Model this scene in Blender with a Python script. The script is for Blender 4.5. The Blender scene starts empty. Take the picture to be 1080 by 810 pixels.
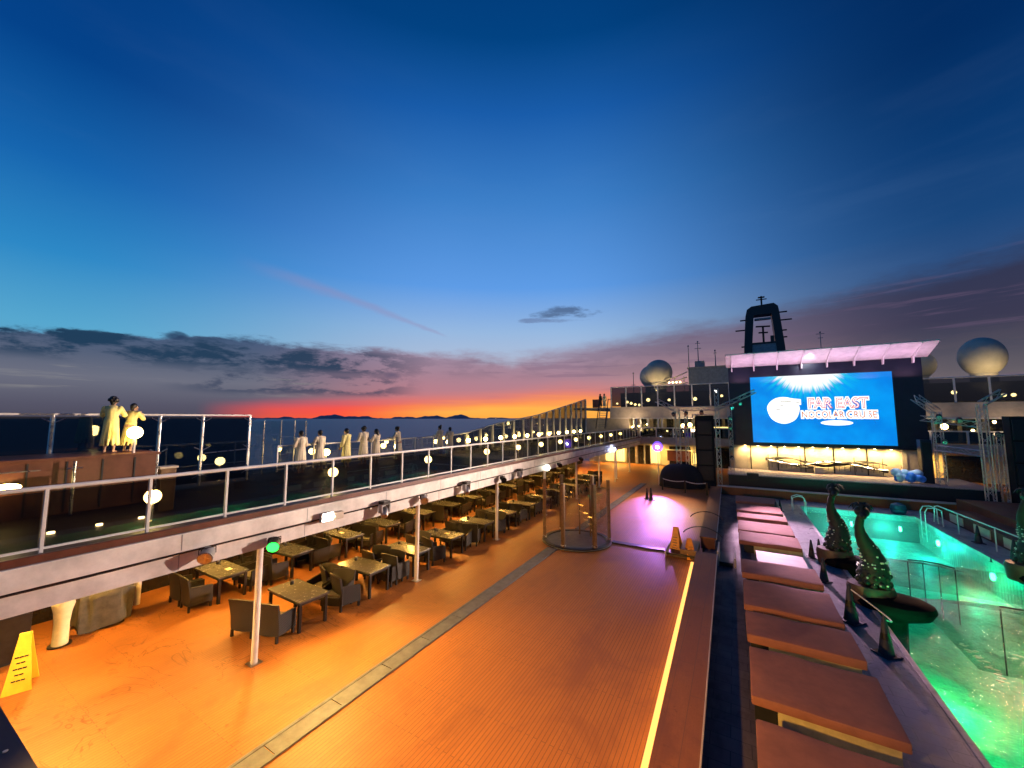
import bpy, bmesh, math, random
from mathutils import Vector, Matrix
random.seed(7)
R = math.radians
S = bpy.context.scene
COL = S.collection

# ------------------------------------------------------------------ colour helpers
def lin(c):
    c = c / 255.0
    return c / 12.92 if c <= 0.04045 else ((c + 0.055) / 1.055) ** 2.4
def rgb(r, g, b): return (lin(r), lin(g), lin(b), 1.0)

# ------------------------------------------------------------------ node helpers
class V:
    """a scalar socket with arithmetic"""
    def __init__(s, nt, sock): s.nt, s.s = nt, sock
    def _op(s, op, *a):
        n = s.nt.nodes.new('ShaderNodeMath'); n.operation = op
        s.nt.links.new(s.s, n.inputs[0])
        for i, x in enumerate(a):
            if isinstance(x, V): s.nt.links.new(x.s, n.inputs[i + 1])
            else: n.inputs[i + 1].default_value = x
        return V(s.nt, n.outputs[0])
    def __add__(s, o): return s._op('ADD', o)
    def __sub__(s, o): return s._op('SUBTRACT', o)
    def __mul__(s, o): return s._op('MULTIPLY', o)
    def __truediv__(s, o): return s._op('DIVIDE', o)
    def mx(s, o): return s._op('MAXIMUM', o)
    def mn(s, o): return s._op('MINIMUM', o)
    def pw(s, o): return s._op('POWER', o)
    def f(s, op): return s._op(op)
    def step(s, a, b, t0=0.0, t1=1.0):
        n = s.nt.nodes.new('ShaderNodeMapRange'); n.interpolation_type = 'SMOOTHSTEP'
        s.nt.links.new(s.s, n.inputs['Value'])
        n.inputs['From Min'].default_value = a; n.inputs['From Max'].default_value = b
        n.inputs['To Min'].default_value = t0; n.inputs['To Max'].default_value = t1
        return V(s.nt, n.outputs[0])
    def lmap(s, a, b, t0=0.0, t1=1.0):
        v = s.step(a, b, t0, t1); v.s.node.interpolation_type = 'LINEAR'; return v
def ramp(nt, v, stops, interp='LINEAR'):
    n = nt.nodes.new('ShaderNodeValToRGB'); n.color_ramp.interpolation = interp
    el = n.color_ramp.elements
    while len(el) < len(stops): el.new(0.5)
    for e, (p, c) in zip(el, stops):
        e.position = p
        e.color = c if not isinstance(c, (int, float)) else (c, c, c, 1)
    nt.links.new(v.s if isinstance(v, V) else v, n.inputs[0])
    return n.outputs[0]
def mixc(nt, f, a, b, mode='MIX'):
    n = nt.nodes.new('ShaderNodeMix'); n.data_type = 'RGBA'; n.blend_type = mode
    for sock, x in ((n.inputs[0], f), (n.inputs[6], a), (n.inputs[7], b)):
        if isinstance(x, V): nt.links.new(x.s, sock)
        elif isinstance(x, bpy.types.NodeSocket): nt.links.new(x, sock)
        else: sock.default_value = x
    return n.outputs[2]
def noise(nt, vec, scale, detail=4, rough=0.55, dist=0.0):
    n = nt.nodes.new('ShaderNodeTexNoise'); n.inputs['Scale'].default_value = scale
    n.inputs['Detail'].default_value = detail; n.inputs['Roughness'].default_value = rough
    n.inputs['Distortion'].default_value = dist
    if vec is not None: nt.links.new(vec, n.inputs['Vector'])
    return V(nt, n.outputs['Fac'])
def mapping(nt, vec, scale=(1, 1, 1), loc=(0, 0, 0), rot=(0, 0, 0)):
    n = nt.nodes.new('ShaderNodeMapping'); nt.links.new(vec, n.inputs['Vector'])
    n.inputs['Scale'].default_value = scale; n.inputs['Location'].default_value = loc; n.inputs['Rotation'].default_value = rot
    return n.outputs[0]
def objcoord(nt): return nt.nodes.new('ShaderNodeTexCoord').outputs['Object']
def geopos(nt): return nt.nodes.new('ShaderNodeNewGeometry').outputs['Position']

MATS = {}
def newmat(name):
    m = bpy.data.materials.new(name); m.use_nodes = True
    nt = m.node_tree; b = nt.nodes['Principled BSDF']
    MATS[name] = m
    return m, nt, b
def setbump(nt, b, h, strength=0.3, dist=0.01):
    n = nt.nodes.new('ShaderNodeBump'); n.inputs['Strength'].default_value = strength; n.inputs['Distance'].default_value = dist
    nt.links.new(h.s if isinstance(h, V) else h, n.inputs['Height']); nt.links.new(n.outputs[0], b.inputs['Normal'])
def mat(name, c, rough=0.5, metal=0.0, var=0.25, scale=6.0, bump=0.0, bscale=60.0, world=False):
    """plain paint / metal / cloth with worn, uneven colour"""
    m, nt, b = newmat(name)
    vec = geopos(nt) if world else objcoord(nt)
    n = noise(nt, vec, scale, 6, 0.65)
    lo = tuple(x * (1 - var) for x in c[:3]) + (1,)
    hi = tuple(min(1, x * (1 + var * 0.6)) for x in c[:3]) + (1,)
    nt.links.new(ramp(nt, n, [(0.3, lo), (0.7, hi)]), b.inputs['Base Color'])
    b.inputs['Metallic'].default_value = metal
    nt.links.new((n * 0.25 + (rough - 0.12)).s, b.inputs['Roughness'])
    if bump: setbump(nt, b, noise(nt, vec, bscale, 3), bump, 0.01)
    return m
def emit(name, c, s):
    m, nt, b = newmat(name)
    b.inputs['Base Color'].default_value = (c[0] * .5, c[1] * .5, c[2] * .5, 1)
    b.inputs['Emission Color'].default_value = (c[0], c[1], c[2], 1); b.inputs['Emission Strength'].default_value = s
    return m
def glassmat(name, tint, refl=0.12, rough=0.02, smudge=0.0):
    m, nt, b = newmat(name)
    out = nt.nodes['Material Output']; nt.nodes.remove(b)
    t = nt.nodes.new('ShaderNodeBsdfTransparent'); t.inputs[0].default_value = tint
    g = nt.nodes.new('ShaderNodeBsdfGlossy'); g.inputs['Roughness'].default_value = rough
    g.inputs['Color'].default_value = (.9, .92, .95, 1)
    lw = nt.nodes.new('ShaderNodeLayerWeight'); lw.inputs[0].default_value = 0.25
    f = V(nt, lw.outputs['Facing']).pw(3.0) * 0.6 + refl
    mx = nt.nodes.new('ShaderNodeMixShader'); nt.links.new(f.s, mx.inputs[0])
    nt.links.new(t.outputs[0], mx.inputs[1]); nt.links.new(g.outputs[0], mx.inputs[2])
    nt.links.new(mx.outputs[0], out.inputs[0])
    return m

# plank deck ---------------------------------------------------------------
def deck_mat(name, c1, c2, width=0.11, gap=(0.03, 0.02, 0.015, 1), rough=0.5, wet=0.0):
    m, nt, b = newmat(name)
    p = geopos(nt)
    br = nt.nodes.new('ShaderNodeTexBrick'); br.offset = 0.37; br.squash = 1.0
    nt.links.new(mapping(nt, p, rot=(0, 0, R(90))), br.inputs['Vector'])
    br.inputs['Scale'].default_value = 1.0; br.inputs['Brick Width'].default_value = 2.6; br.inputs['Row Height'].default_value = width
    br.inputs['Mortar Size'].default_value = 0.006; br.inputs['Mortar Smooth'].default_value = 0.2; br.inputs['Bias'].default_value = 0.0
    br.inputs['Color1'].default_value = c1; br.inputs['Color2'].default_value = c2; br.inputs['Mortar'].default_value = gap
    grain = noise(nt, mapping(nt, p, scale=(18, 1.2, 1)), 3, 5, .6)
    col = mixc(nt, grain.lmap(.3, .75, .0, .38), br.outputs['Color'], tuple(x * .55 for x in c1[:3]) + (1,))
    st = noise(nt, mapping(nt, p, scale=(.55, .4, 1)), 1.0, 6, .68, .6)
    col = mixc(nt, st.step(.46, .68, 0, .75), col, tuple(x * .6 for x in c2[:3]) + (1,))
    # dark creeping water marks and scuffs
    sx_ = nt.nodes.new('ShaderNodeSeparateXYZ'); nt.links.new(p, sx_.inputs[0]); px_side = sx_.outputs[0]
    ws = noise(nt, mapping(nt, p, scale=(.5, .9, 1), loc=(3.1, 1.7, 0)), 1.3, 3, .6, 1.4)
    line = (ws - .5).f('ABSOLUTE').step(.0, .016, 1, 0) * noise(nt, p, .45, 2).step(.44, .56)
    col = mixc(nt, line * V(nt, px_side).step(-8.6, -9.4, 0, .75), col, (c2[0] * .3, c2[1] * .3, c2[2] * .3, 1))
    sp = noise(nt, p, 5.0, 3, .7).step(.64, .74) * .55
    gr = noise(nt, p, 38.0, 4, .75)
    col = mixc(nt, gr.lmap(.35, .7, 0, .30), col, (c2[0] * .45, c2[1] * .42, c2[2] * .40, 1))
    col = mixc(nt, sp, col, (c2[0] * .35, c2[1] * .35, c2[2] * .35, 1))
    nt.links.new(col, b.inputs['Base Color'])
    nt.links.new((st * -.35 + (rough + .2)).s, b.inputs['Roughness'])
    b.inputs['Specular IOR Level'].default_value = 0.35
    setbump(nt, b, (V(nt, br.outputs['Fac']) * -1.0) + grain * .25, .22, .006)
    return m
def tile_mat(name, c1, c2, size=.3, grout=(.03, .03, .035, 1), rough=.4):
    m, nt, b = newmat(name); p = geopos(nt)
    br = nt.nodes.new('ShaderNodeTexBrick'); br.offset = 0.5
    nt.links.new(p, br.inputs['Vector']); br.inputs['Scale'].default_value = 1
    br.inputs['Brick Width'].default_value = size * 2; br.inputs['Row Height'].default_value = size
    br.inputs['Mortar Size'].default_value = .006; br.inputs['Color1'].default_value = c1; br.inputs['Color2'].default_value = c2; br.inputs['Mortar'].default_value = grout
    n = noise(nt, mapping(nt, p, scale=(1.2, .7, 1)), 1.6, 7, .7, .5)
    col = mixc(nt, n.step(.42, .7, 0, .7), br.outputs['Color'], tuple(x * .35 for x in c1[:3]) + (1,))
    nt.links.new(col, b.inputs['Base Color'])
    nt.links.new((n * .5 + (rough - .2)).s, b.inputs['Roughness'])
    setbump(nt, b, noise(nt, p, 30, 3) * .3 - V(nt, br.outputs['Fac']), .25, .005)
    return m
def wicker_mat(name, c):
    m, nt, b = newmat(name); o = objcoord(nt)
    w1 = nt.nodes.new('ShaderNodeTexWave'); w1.bands_direction = 'Z'; w1.inputs['Scale'].default_value = 22
    w2 = nt.nodes.new('ShaderNodeTexWave'); w2.bands_direction = 'DIAGONAL'; w2.inputs['Scale'].default_value = 16
    nt.links.new(o, w1.inputs[0]); nt.links.new(o, w2.inputs[0])
    h = V(nt, w1.outputs['Fac']) * V(nt, w2.outputs['Fac'])
    nt.links.new(mixc(nt, h, tuple(x * .35 for x in c[:3]) + (1,), c), b.inputs['Base Color'])
    b.inputs['Roughness'].default_value = .5
    setbump(nt, b, h, .6, .01)
    return m

M = {}
M['deck'] = deck_mat('teak_deck', (.42, .165, .040, 1), (.38, .145, .034, 1), .075, (.13, .065, .03, 1))
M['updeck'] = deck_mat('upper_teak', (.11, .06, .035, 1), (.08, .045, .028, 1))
M['stagewood'] = deck_mat('stage_boards', (.42, .34, .36, 1), (.36, .29, .31, 1), .2)
M['redwood'] = deck_mat('red_boards', (.20, .062, .035, 1), (.16, .05, .03, 1), .14)
M['wallwood'] = deck_mat('wall_cap_boards', (.31, .115, .036, 1), (.28, .10, .032, 1), .3, (.16, .08, .04, 1))
M['slate'] = tile_mat('slate_tile', (.115, .095, .098, 1), (.085, .072, .078, 1), .3, rough=.55)
MATS['slate_tile'].node_tree.nodes['Principled BSDF'].inputs['Specular IOR Level'].default_value = .3
M['wetpale'] = tile_mat('wet_pool_side_tile', (.24, .23, .24, 1), (.20, .19, .21, 1), .3, (.10, .10, .11, 1), .28)
M['pale'] = tile_mat('pale_tile', (.40, .38, .37, 1), (.34, .33, .33, 1), .3, (.15, .15, .15, 1))
M['pooltile'] = tile_mat('pool_tile', (.42, .56, .50, 1), (.36, .52, .46, 1), .1, (.22, .32, .3, 1))
M['white'] = mat('white_paint', (.74, .70, .68, 1), .45, var=.18, scale=2.5)
M['stained'] = mat('weathered_white_paint', (.76, .71, .67, 1), .5, var=.34, scale=1.4, bump=.25, bscale=9)
M['cream'] = mat('cream_panel', (.66, .56, .40, 1), .5, var=.15, scale=2)
M['beige'] = mat('beige_panel', (.50, .42, .34, 1), .55, var=.25, scale=1.5)
M['grey'] = mat('grey_paint', (.30, .30, .31, 1), .5, var=.3, scale=3)
M['black'] = mat('black_paint', (.012, .012, .014, 1), .55, var=.4, scale=8)
M['navy'] = mat('navy_casing', (.010, .011, .030, 1), .4, var=.3, scale=3)
M['darkcloth'] = mat('dark_cloth', (.016, .017, .02, 1), .9, var=.4, scale=9, bump=.4, bscale=30)
M['steel'] = mat('steel', (.62, .60, .58, 1), .28, 1.0, var=.2, scale=5)
M['drainsteel'] = mat('worn_drain_steel', (.13, .14, .165, 1), .6, .4, var=.35, scale=4)
M['alu'] = mat('aluminium_truss', (.55, .53, .52, 1), .38, .9, var=.25, scale=9)
M['wicker'] = wicker_mat('wicker', (.020, .016, .013, 1))
M['cushion'] = mat('cushion', (.11, .10, .075, 1), .85, var=.25, scale=12, bump=.2)
M['darkmetal'] = mat('dark_metal', (.03, .028, .027, 1), .4, .6, var=.3)
M['stone'] = mat('table_stone', (.10, .10, .09, 1), .24, var=.16, scale=10)
M['bronze'] = mat('bronze_post', (.17, .10, .055, 1), .45, .4, var=.4, scale=7)
M['mattress'] = mat('mattress_cloth', (.30, .115, .075, 1), .85, var=.22, scale=3.5, bump=.35, bscale=55)
M['basecream'] = mat('daybed_base', (.52, .45, .26, 1), .6, var=.25, scale=4)
M['yellow'] = mat('yellow_plastic', (.80, .58, .035, 1), .4, var=.15, scale=6)
M['rubber'] = mat('cone_rubber', (.02, .022, .035, 1), .6, var=.3)
M['robe'] = mat('robe_cotton', (.74, .64, .47, 1), .9, var=.15, scale=10, bump=.3, bscale=40)
M['robe_lit'] = mat('robe_lamplit', (.82, .72, .30, 1), .9, var=.15, scale=10, bump=.3, bscale=40)  # pale cloth with the lamps' yellow put into its colour
M['skin'] = mat('skin', (.42, .25, .17, 1), .55, var=.1)
M['hair'] = mat('hair', (.012, .009, .008, 1), .5, var=.3, scale=30)
M['serpent'] = mat('serpent_verdigris', (.016, .022, .015, 1), .6, .1, var=.5, scale=9, bump=.6, bscale=22)
M['pearl'] = mat('pale_studs', (.75, .74, .66, 1), .3)
M['basin'] = mat('dark_basin', (.004, .004, .006, 1), .7, var=.4, scale=3)
MATS['dark_basin'].node_tree.nodes['Principled BSDF'].inputs['Specular IOR Level'].default_value = .06
M['brownbasin'] = mat('brown_basin', (.07, .038, .024, 1), .45, var=.3, scale=4)
M['radome'] = mat('radome_shell', (.50, .46, .40, 1), .85, var=.22, scale=.8)
M['funnel'] = mat('funnel_black', (.014, .015, .022, 1), .5, var=.3, scale=.5)
M['darkwin'] = mat('dark_window', (.012, .013, .016, 1), .12, var=.3)
M['redpanel'] = mat('red_panel', (.13, .035, .022, 1), .4, var=.4, scale=3)
M['teakpanel'] = mat('teak_panel', (.145, .05, .024, 1), .4, var=.35, scale=3)
M['cloth'] = mat('grey_tarp', (.075, .07, .055, 1), .9, var=.4, scale=5, bump=.5, bscale=12)
M['offwhite'] = mat('offwhite_cover', (.80, .72, .46, 1), .8, var=.15, scale=8, bump=.3, bscale=20)
M['bluecloth'] = mat('blue_vinyl', (.06, .25, .78, 1), .35, var=.2, scale=4)
M['whitecloth'] = mat('white_vinyl', (.70, .80, .9, 1), .35, var=.1)
M['orange'] = mat('orange_sign', (.75, .30, .03, 1), .45, var=.2)
M['rope'] = mat('pale_rope', (.7, .68, .62, 1), .8)
M['hill'] = mat('far_hills', (.34, .18, .24, 1), .95, var=.2, scale=.002)  # faded purple puts distance haze into the hill colour
M['glass'] = glassmat('railing_glass', (.50, .49, .46, 1), .07)
M['darkglass'] = glassmat('wind_glass', (.30, .31, .34, 1), .08)
M['clear'] = glassmat('clear_glass', (.84, .85, .83, 1), .12)
WARM = (1.0, .72, .30)
M['globe'] = emit('lamp_globe', (1.0, .70, .22), 30)
M['bulbs'] = emit('small_bulb', (1.0, .74, .34), 22)
M['flood'] = emit('flood_lens', (1.0, .86, .62), 130)
M['greenlens'] = emit('green_lens', (.02, 1.0, .08), 4.0)
M['purplelens'] = emit('purple_lens', (.36, .16, 1.0), 30)
M['violetlens'] = emit('blue_white_lens', (.6, .65, 1.0), 45)
M['down'] = emit('downlight', (1.0, .62, .2), 14)
M['led'] = emit('led_strip', (1.0, .54, .14), 1.35)
M['glow_strip'] = emit('added_glow_strip', (1.0, .48, .07), 16)
M['lit'] = emit('lit_lantern', (1.0, .72, .22), 2.2)
M['poollamp'] = emit('pool_lamp', (.10, 1.0, .40), 20)
M['pinkled'] = emit('pink_led', (1.0, .55, .9), 2)

# ------------------------------------------------------------------ geometry
def frame(d):
    d = Vector(d).normalized(); u = Vector((0, 0, 1)) if abs(d.z) < .95 else Vector((1, 0, 0))
    a = d.cross(u).normalized(); return a, d.cross(a).normalized()
class MB:
    def __init__(s): s.bm = bmesh.new()
    def box(s, x0, x1, y0, y1, z0, z1, bev=0.0, rot=0.0):
        b = bmesh.new(); bmesh.ops.create_cube(b, size=1)
        bmesh.ops.scale(b, vec=(abs(x1 - x0), abs(y1 - y0), abs(z1 - z0)), verts=b.verts)
        if bev: bmesh.ops.bevel(b, geom=b.edges[:], offset=bev, segments=2, affect='EDGES', profile=.6)
        if rot: bmesh.ops.rotate(b, cent=(0, 0, 0), matrix=Matrix.Rotation(rot, 3, 'Z'), verts=b.verts)
        bmesh.ops.translate(b, vec=((x0 + x1) / 2, (y0 + y1) / 2, (z0 + z1) / 2), verts=b.verts)
        return s.add(b)
    def add(s, b):
        me = bpy.data.meshes.new('tmp'); b.to_mesh(me); b.free(); s.bm.from_mesh(me); bpy.data.meshes.remove(me); return s
    def cyl(s, p0, p1, r, seg=12, r2=None, cap=True): return s.tube([p0, p1], [r, r if r2 is None else r2], seg, cap)
    def tube(s, pts, rad, seg=10, cap=True, flat=1.0):
        pts = [Vector(p) for p in pts]
        if isinstance(rad, (int, float)): rad = [rad] * len(pts)
        rings = []; pa = None
        for i, p in enumerate(pts):
            d = (pts[min(i + 1, len(pts) - 1)] - pts[max(i - 1, 0)])
            a, b = frame(d)
            if pa is not None:
                dn = d.normalized(); a = (pa - dn * pa.dot(dn))
                a = a.normalized() if a.length > 1e-5 else frame(d)[0]; b = dn.cross(a)
            pa = a
            rings.append([s.bm.verts.new(p + a * (math.cos(2 * math.pi * k / seg) * rad[i]) + b * (math.sin(2 * math.pi * k / seg) * rad[i] * flat)) for k in range(seg)])
        for r0, r1 in zip(rings, rings[1:]):
            for k in range(seg): s.bm.faces.new((r0[k], r0[(k + 1) % seg], r1[(k + 1) % seg], r1[k]))
        if cap:
            s.bm.faces.new(list(reversed(rings[0]))); s.bm.faces.new(rings[-1])
        return s
    def lathe(s, prof, c=(0, 0, 0), seg=24, sx=1, sy=1):
        rings = [[s.bm.verts.new((c[0] + r * sx * math.cos(2 * math.pi * k / seg), c[1] + r * sy * math.sin(2 * math.pi * k / seg), c[2] + z)) for k in range(seg)] for r, z in prof]
        for r0, r1 in zip(rings, rings[1:]):
            for k in range(seg): s.bm.faces.new((r0[k], r0[(k + 1) % seg], r1[(k + 1) % seg], r1[k]))
        if prof[0][0] > 1e-4: s.bm.faces.new(list(reversed(rings[0])))
        if prof[-1][0] > 1e-4: s.bm.faces.new(rings[-1])
        return s
    def ball(s, c, r, sub=2, sc=(1, 1, 1)):
        b = bmesh.new(); bmesh.ops.create_icosphere(b, subdivisions=sub, radius=r)
        bmesh.ops.scale(b, vec=sc, verts=b.verts); bmesh.ops.translate(b, vec=c, verts=b.verts); return s.add(b)
    def prism(s, pts, vec):
        """closed polygon (3D points) extruded along vec"""
        v = Vector(vec); a = [s.bm.verts.new(Vector(p)) for p in pts]; b = [s.bm.verts.new(Vector(p) + v) for p in pts]
        n = len(pts); s.bm.faces.new(list(reversed(a))); s.bm.faces.new(b)
        for k in range(n): s.bm.faces.new((a[k], a[(k + 1) % n], b[(k + 1) % n], b[k]))
        return s
    def quad(s, *pts):
        s.bm.faces.new([s.bm.verts.new(Vector(p)) for p in pts]); return s
    def grid(s, fn, nu, nv):
        g = [[s.bm.verts.new(fn(i / nu, j / nv)) for j in range(nv + 1)] for i in range(nu + 1)]
        for i in range(nu):
            for j in range(nv): s.bm.faces.new((g[i][j], g[i + 1][j], g[i + 1][j + 1], g[i][j + 1]))
        return s
    def capsule(s, p0, p1, r0, r1, sub=2):
        b = bmesh.new()
        for p, r in ((p0, r0), (p1, r1)):
            q = bmesh.new(); bmesh.ops.create_icosphere(q, subdivisions=sub, radius=r); bmesh.ops.translate(q, vec=p, verts=q.verts)
            me = bpy.data.meshes.new('t'); q.to_mesh(me); q.free(); b.from_mesh(me); bpy.data.meshes.remove(me)
        h = bmesh.ops.convex_hull(b, input=b.verts)
        bmesh.ops.delete(b, geom=list({v for v in h['geom_interior'] + h['geom_unused'] if isinstance(v, bmesh.types.BMVert)}), context='VERTS')
        return s.add(b)
    def build(s, name, m, parent=None, smooth=False, local=False, remesh=0.0, smoothit=0):
        bmesh.ops.recalc_face_normals(s.bm, faces=s.bm.faces)
        me = bpy.data.meshes.new(name); s.bm.to_mesh(me); s.bm.free()
        o = bpy.data.objects.new(name, me); COL.objects.link(o)
        if remesh:
            md = o.modifiers.new('r', 'REMESH'); md.mode = 'VOXEL'; md.voxel_size = remesh
            if smoothit:
                ms = o.modifiers.new('s', 'SMOOTH'); ms.iterations = smoothit; ms.factor = .5
            dg = bpy.context.evaluated_depsgraph_get(); dg.update()
            nm = bpy.data.meshes.new_from_object(o.evaluated_get(dg)); o.modifiers.clear(); o.data = nm; me = nm
        me.materials.clear(); me.materials.append(M[m] if isinstance(m, str) else m)
        if smooth:
            me.polygons.foreach_set('use_smooth', [True] * len(me.polygons))
            if smooth != 'all':
                try: me.set_sharp_from_angle(angle=R(40))
                except Exception: pass
        if parent is not None:
            o.parent = parent
            if not local:
                p = parent; off = Vector((0, 0, 0))
                while p is not None: off += p.location; p = p.parent
                o.location = -off
        return o
def tag(o, label=None, cat=None, group=None, kind=None):
    if label: o['label'] = label
    if cat: o['category'] = cat
    if group: o['group'] = group
    if kind: o['kind'] = kind
    return o
def thing(name, label, cat, loc=(0, 0, 0), rz=0.0, group=None):
    o = bpy.data.objects.new(name, None); COL.objects.link(o); o.location = loc; o.rotation_euler = (0, 0, rz)
    o.empty_display_size = .2
    return tag(o, label, cat, group)
def copytree(o, loc, rz=0.0, label=None, group=None, scale=None):
    r = o.copy(); COL.objects.link(r); r.location = loc; r.rotation_euler = (0, 0, rz)
    if scale: r.scale = (scale,) * 3
    if label: r['label'] = label
    if group: r['group'] = group
    for c in list(o.children):
        k = c.copy(); COL.objects.link(k); k.parent = r
        for g in list(c.children):
            q = g.copy(); COL.objects.link(q); q.parent = k
    return r
def structure(o): o['kind'] = 'structure'; return o
def lamp(kind, name, loc, power, color, parent=None, size=.1, target=None, angle=60, blend=.5):
    l = bpy.data.lights.new(name, kind); l.energy = power; l.color = color
    if kind == 'AREA': l.shape = 'DISK'; l.size = size
    else: l.shadow_soft_size = size
    if kind == 'SPOT': l.spot_size = R(angle); l.spot_blend = blend
    o = bpy.data.objects.new(name, l); COL.objects.link(o); o.location = loc
    if target is not None: o.rotation_euler = (Vector(target) - Vector(loc)).to_track_quat('-Z', 'Y').to_euler()
    return o
ORD = ['nearest', 'second', 'third', 'fourth', 'fifth', 'sixth', 'seventh', 'eighth', 'ninth', 'tenth', 'eleventh', 'twelfth', 'thirteenth', 'fourteenth', 'fifteenth', 'sixteenth', 'seventeenth', 'eighteenth', 'nineteenth', 'twentieth']

# ------------------------------------------------------------------ camera
cd = bpy.data.cameras.new('camera'); cam = bpy.data.objects.new('camera', cd); COL.objects.link(cam); S.camera = cam
cd.sensor_width = 36; cd.lens = 36 * 406 / 1080; cd.clip_start = .05; cd.clip_end = 200000
cam.location = (0, 0, 5.3)
cam.rotation_euler = (R(90) + math.atan(36 / 406), 0, R(30))

# ------------------------------------------------------------------ sky
w = bpy.data.worlds.new('World'); S.world = w; w.use_nodes = True
nt = w.node_tree; bg = nt.nodes['Background']; wout = nt.nodes['World Output']
tc = nt.nodes.new('ShaderNodeTexCoord').outputs['Generated']
sp = nt.nodes.new('ShaderNodeSeparateXYZ'); nt.links.new(tc, sp.inputs[0])
dx, dy, dz = (V(nt, sp.outputs[i]) for i in range(3))
cy, sy = math.cos(R(30)), math.sin(R(30))
fwd = dy * cy - dx * sy; rgt = dx * cy + dy * sy
az = rgt._op('ARCTAN2', fwd) * (180 / math.pi)          # degrees right of the bow-port bearing
el = dz.f('ARCSINE') * (180 / math.pi)
e = el.mx(0.0)
n_big = noise(nt, mapping(nt, tc, scale=(1, 1, 4.5)), 2.2, 5, .6, .3)
n_med = noise(nt, mapping(nt, tc, scale=(1, 1, 3.6)), 7.5, 8, .66, .15)
n_str = noise(nt, mapping(nt, tc, scale=(1, 1, 16)), 4.0, 5, .6, .3)
azn = az.lmap(-90, 90)                                            # 0..1
def A(d): return (d + 90) / 180
# clear sky
en = e / 60.0
clearC = ramp(nt, en, [(0.0, rgb(168, 176, 196)), (8 / 60, rgb(176, 190, 214)), (12.6 / 60, rgb(150, 184, 224)), (19 / 60, rgb(94, 156, 230)), (30.5 / 60, rgb(58, 126, 200)), (40 / 60, rgb(24, 92, 170)), (47 / 60, rgb(0, 66, 130)), (1.0, rgb(0, 46, 105))])
clearL = ramp(nt, en, [(0.0, rgb(120, 160, 185)), (9 / 60, rgb(86, 167, 207)), (15.8 / 60, rgb(44, 136, 198)), (24 / 60, rgb(20, 100, 174)), (33 / 60, rgb(2, 66, 138)), (1.0, rgb(0, 42, 100))])
clearR = ramp(nt, en, [(0.0, rgb(96, 112, 138)), (10 / 60, rgb(58, 88, 134)), (19 / 60, rgb(24, 70, 124)), (26 / 60, rgb(8, 58, 114)), (34 / 60, rgb(0, 44, 98)), (1.0, rgb(0, 32, 80))])
col = mixc(nt, az.step(-52, -8, 1, 0), clearC, clearL)
col = mixc(nt, az.step(6, 52, 0, 1), col, clearR)
# thin high veil
veil = (n_big.step(.45, .75) * e.step(6, 16, 0, 1) * e.step(22, 45, 1, .25))
col = mixc(nt, veil * .05, col, rgb(110, 150, 200))
# cloud bank with a soft upper edge that rises to the right
etop = V(nt, ramp(nt, azn, [(A(-60), .40), (A(-53), .41), (A(-33), .50), (A(-15), .50), (A(0), .46), (A(8), .52), (A(21), .60), (A(37), .68), (A(48), .74), (A(56), .80), (1, .8)])) * 20.0
soft = V(nt, ramp(nt, azn, [(A(-40), .05), (A(-14), .12), (A(10), .26), (A(50), .26)])) * 10.0
edge = (etop - e) + (n_med - .5) * 4.4 + (n_big - .5) * 3.0
bank = (edge / soft.mx(.2)).step(-.5, .9)
cl_l = ramp(nt, e / 12.0, [(0, rgb(74, 68, 84)), (.12, rgb(84, 80, 98)), (.35, rgb(108, 108, 124)), (.55, rgb(84, 92, 116)), (.8, rgb(62, 82, 116)), (1, rgb(80, 104, 140))])
cl_c = ramp(nt, e / 12.0, [(0, rgb(216, 106, 100)), (.16, rgb(214, 118, 116)), (.34, rgb(184, 124, 136)), (.55, rgb(166, 128, 146)), (.8, rgb(154, 136, 160)), (1, rgb(140, 150, 184))])
cl_r = ramp(nt, e / 16.0, [(0, rgb(226, 140, 124)), (.18, rgb(206, 136, 132)), (.36, rgb(176, 134, 140)), (.58, rgb(128, 108, 128)), (1, rgb(70, 84, 122))])
cl_rr = ramp(nt, e / 16.0, [(0, rgb(136, 126, 126)), (.3, rgb(96, 90, 98)), (.6, rgb(58, 55, 78)), (1, rgb(44, 52, 82))])
cl = mixc(nt, az.step(-36, -12), cl_l, cl_c)
cl = mixc(nt, az.step(6, 24), cl, cl_r)
cl = mixc(nt, az.step(26, 50), cl, cl_rr)
# darker cores and paler gaps
core = (n_med.step(.43, .56) * az.step(-24, -10, 1, .15) * e.step(5.2, 6.8) * e.step(8.4, 10.2, 1, 0))
cl = mixc(nt, core * .95, cl, rgb(18, 48, 78))
core2 = n_med.step(.46, .58) * az.step(-44, -36) * az.step(-20, -12, 1, 0) * e.step(2.6, 3.6) * e.step(5.2, 6.2, 1, 0)
cl = mixc(nt, core2 * .8, cl, rgb(48, 58, 86))
gap = n_str.step(.52, .66) * az.step(-60, -46) * az.step(-33, -25, 1, 0) * e.step(2.4, 3.4) * e.step(4.6, 5.6, 1, 0)
cl = mixc(nt, gap * .8, cl, rgb(158, 154, 148))
sline = n_str.step(.54, .64) * az.step(-14, -4) * e.step(2.5, 4)
cl = mixc(nt, sline * .35, cl, rgb(110, 88, 116))
col = mixc(nt, bank * .96, col, cl)
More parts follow.
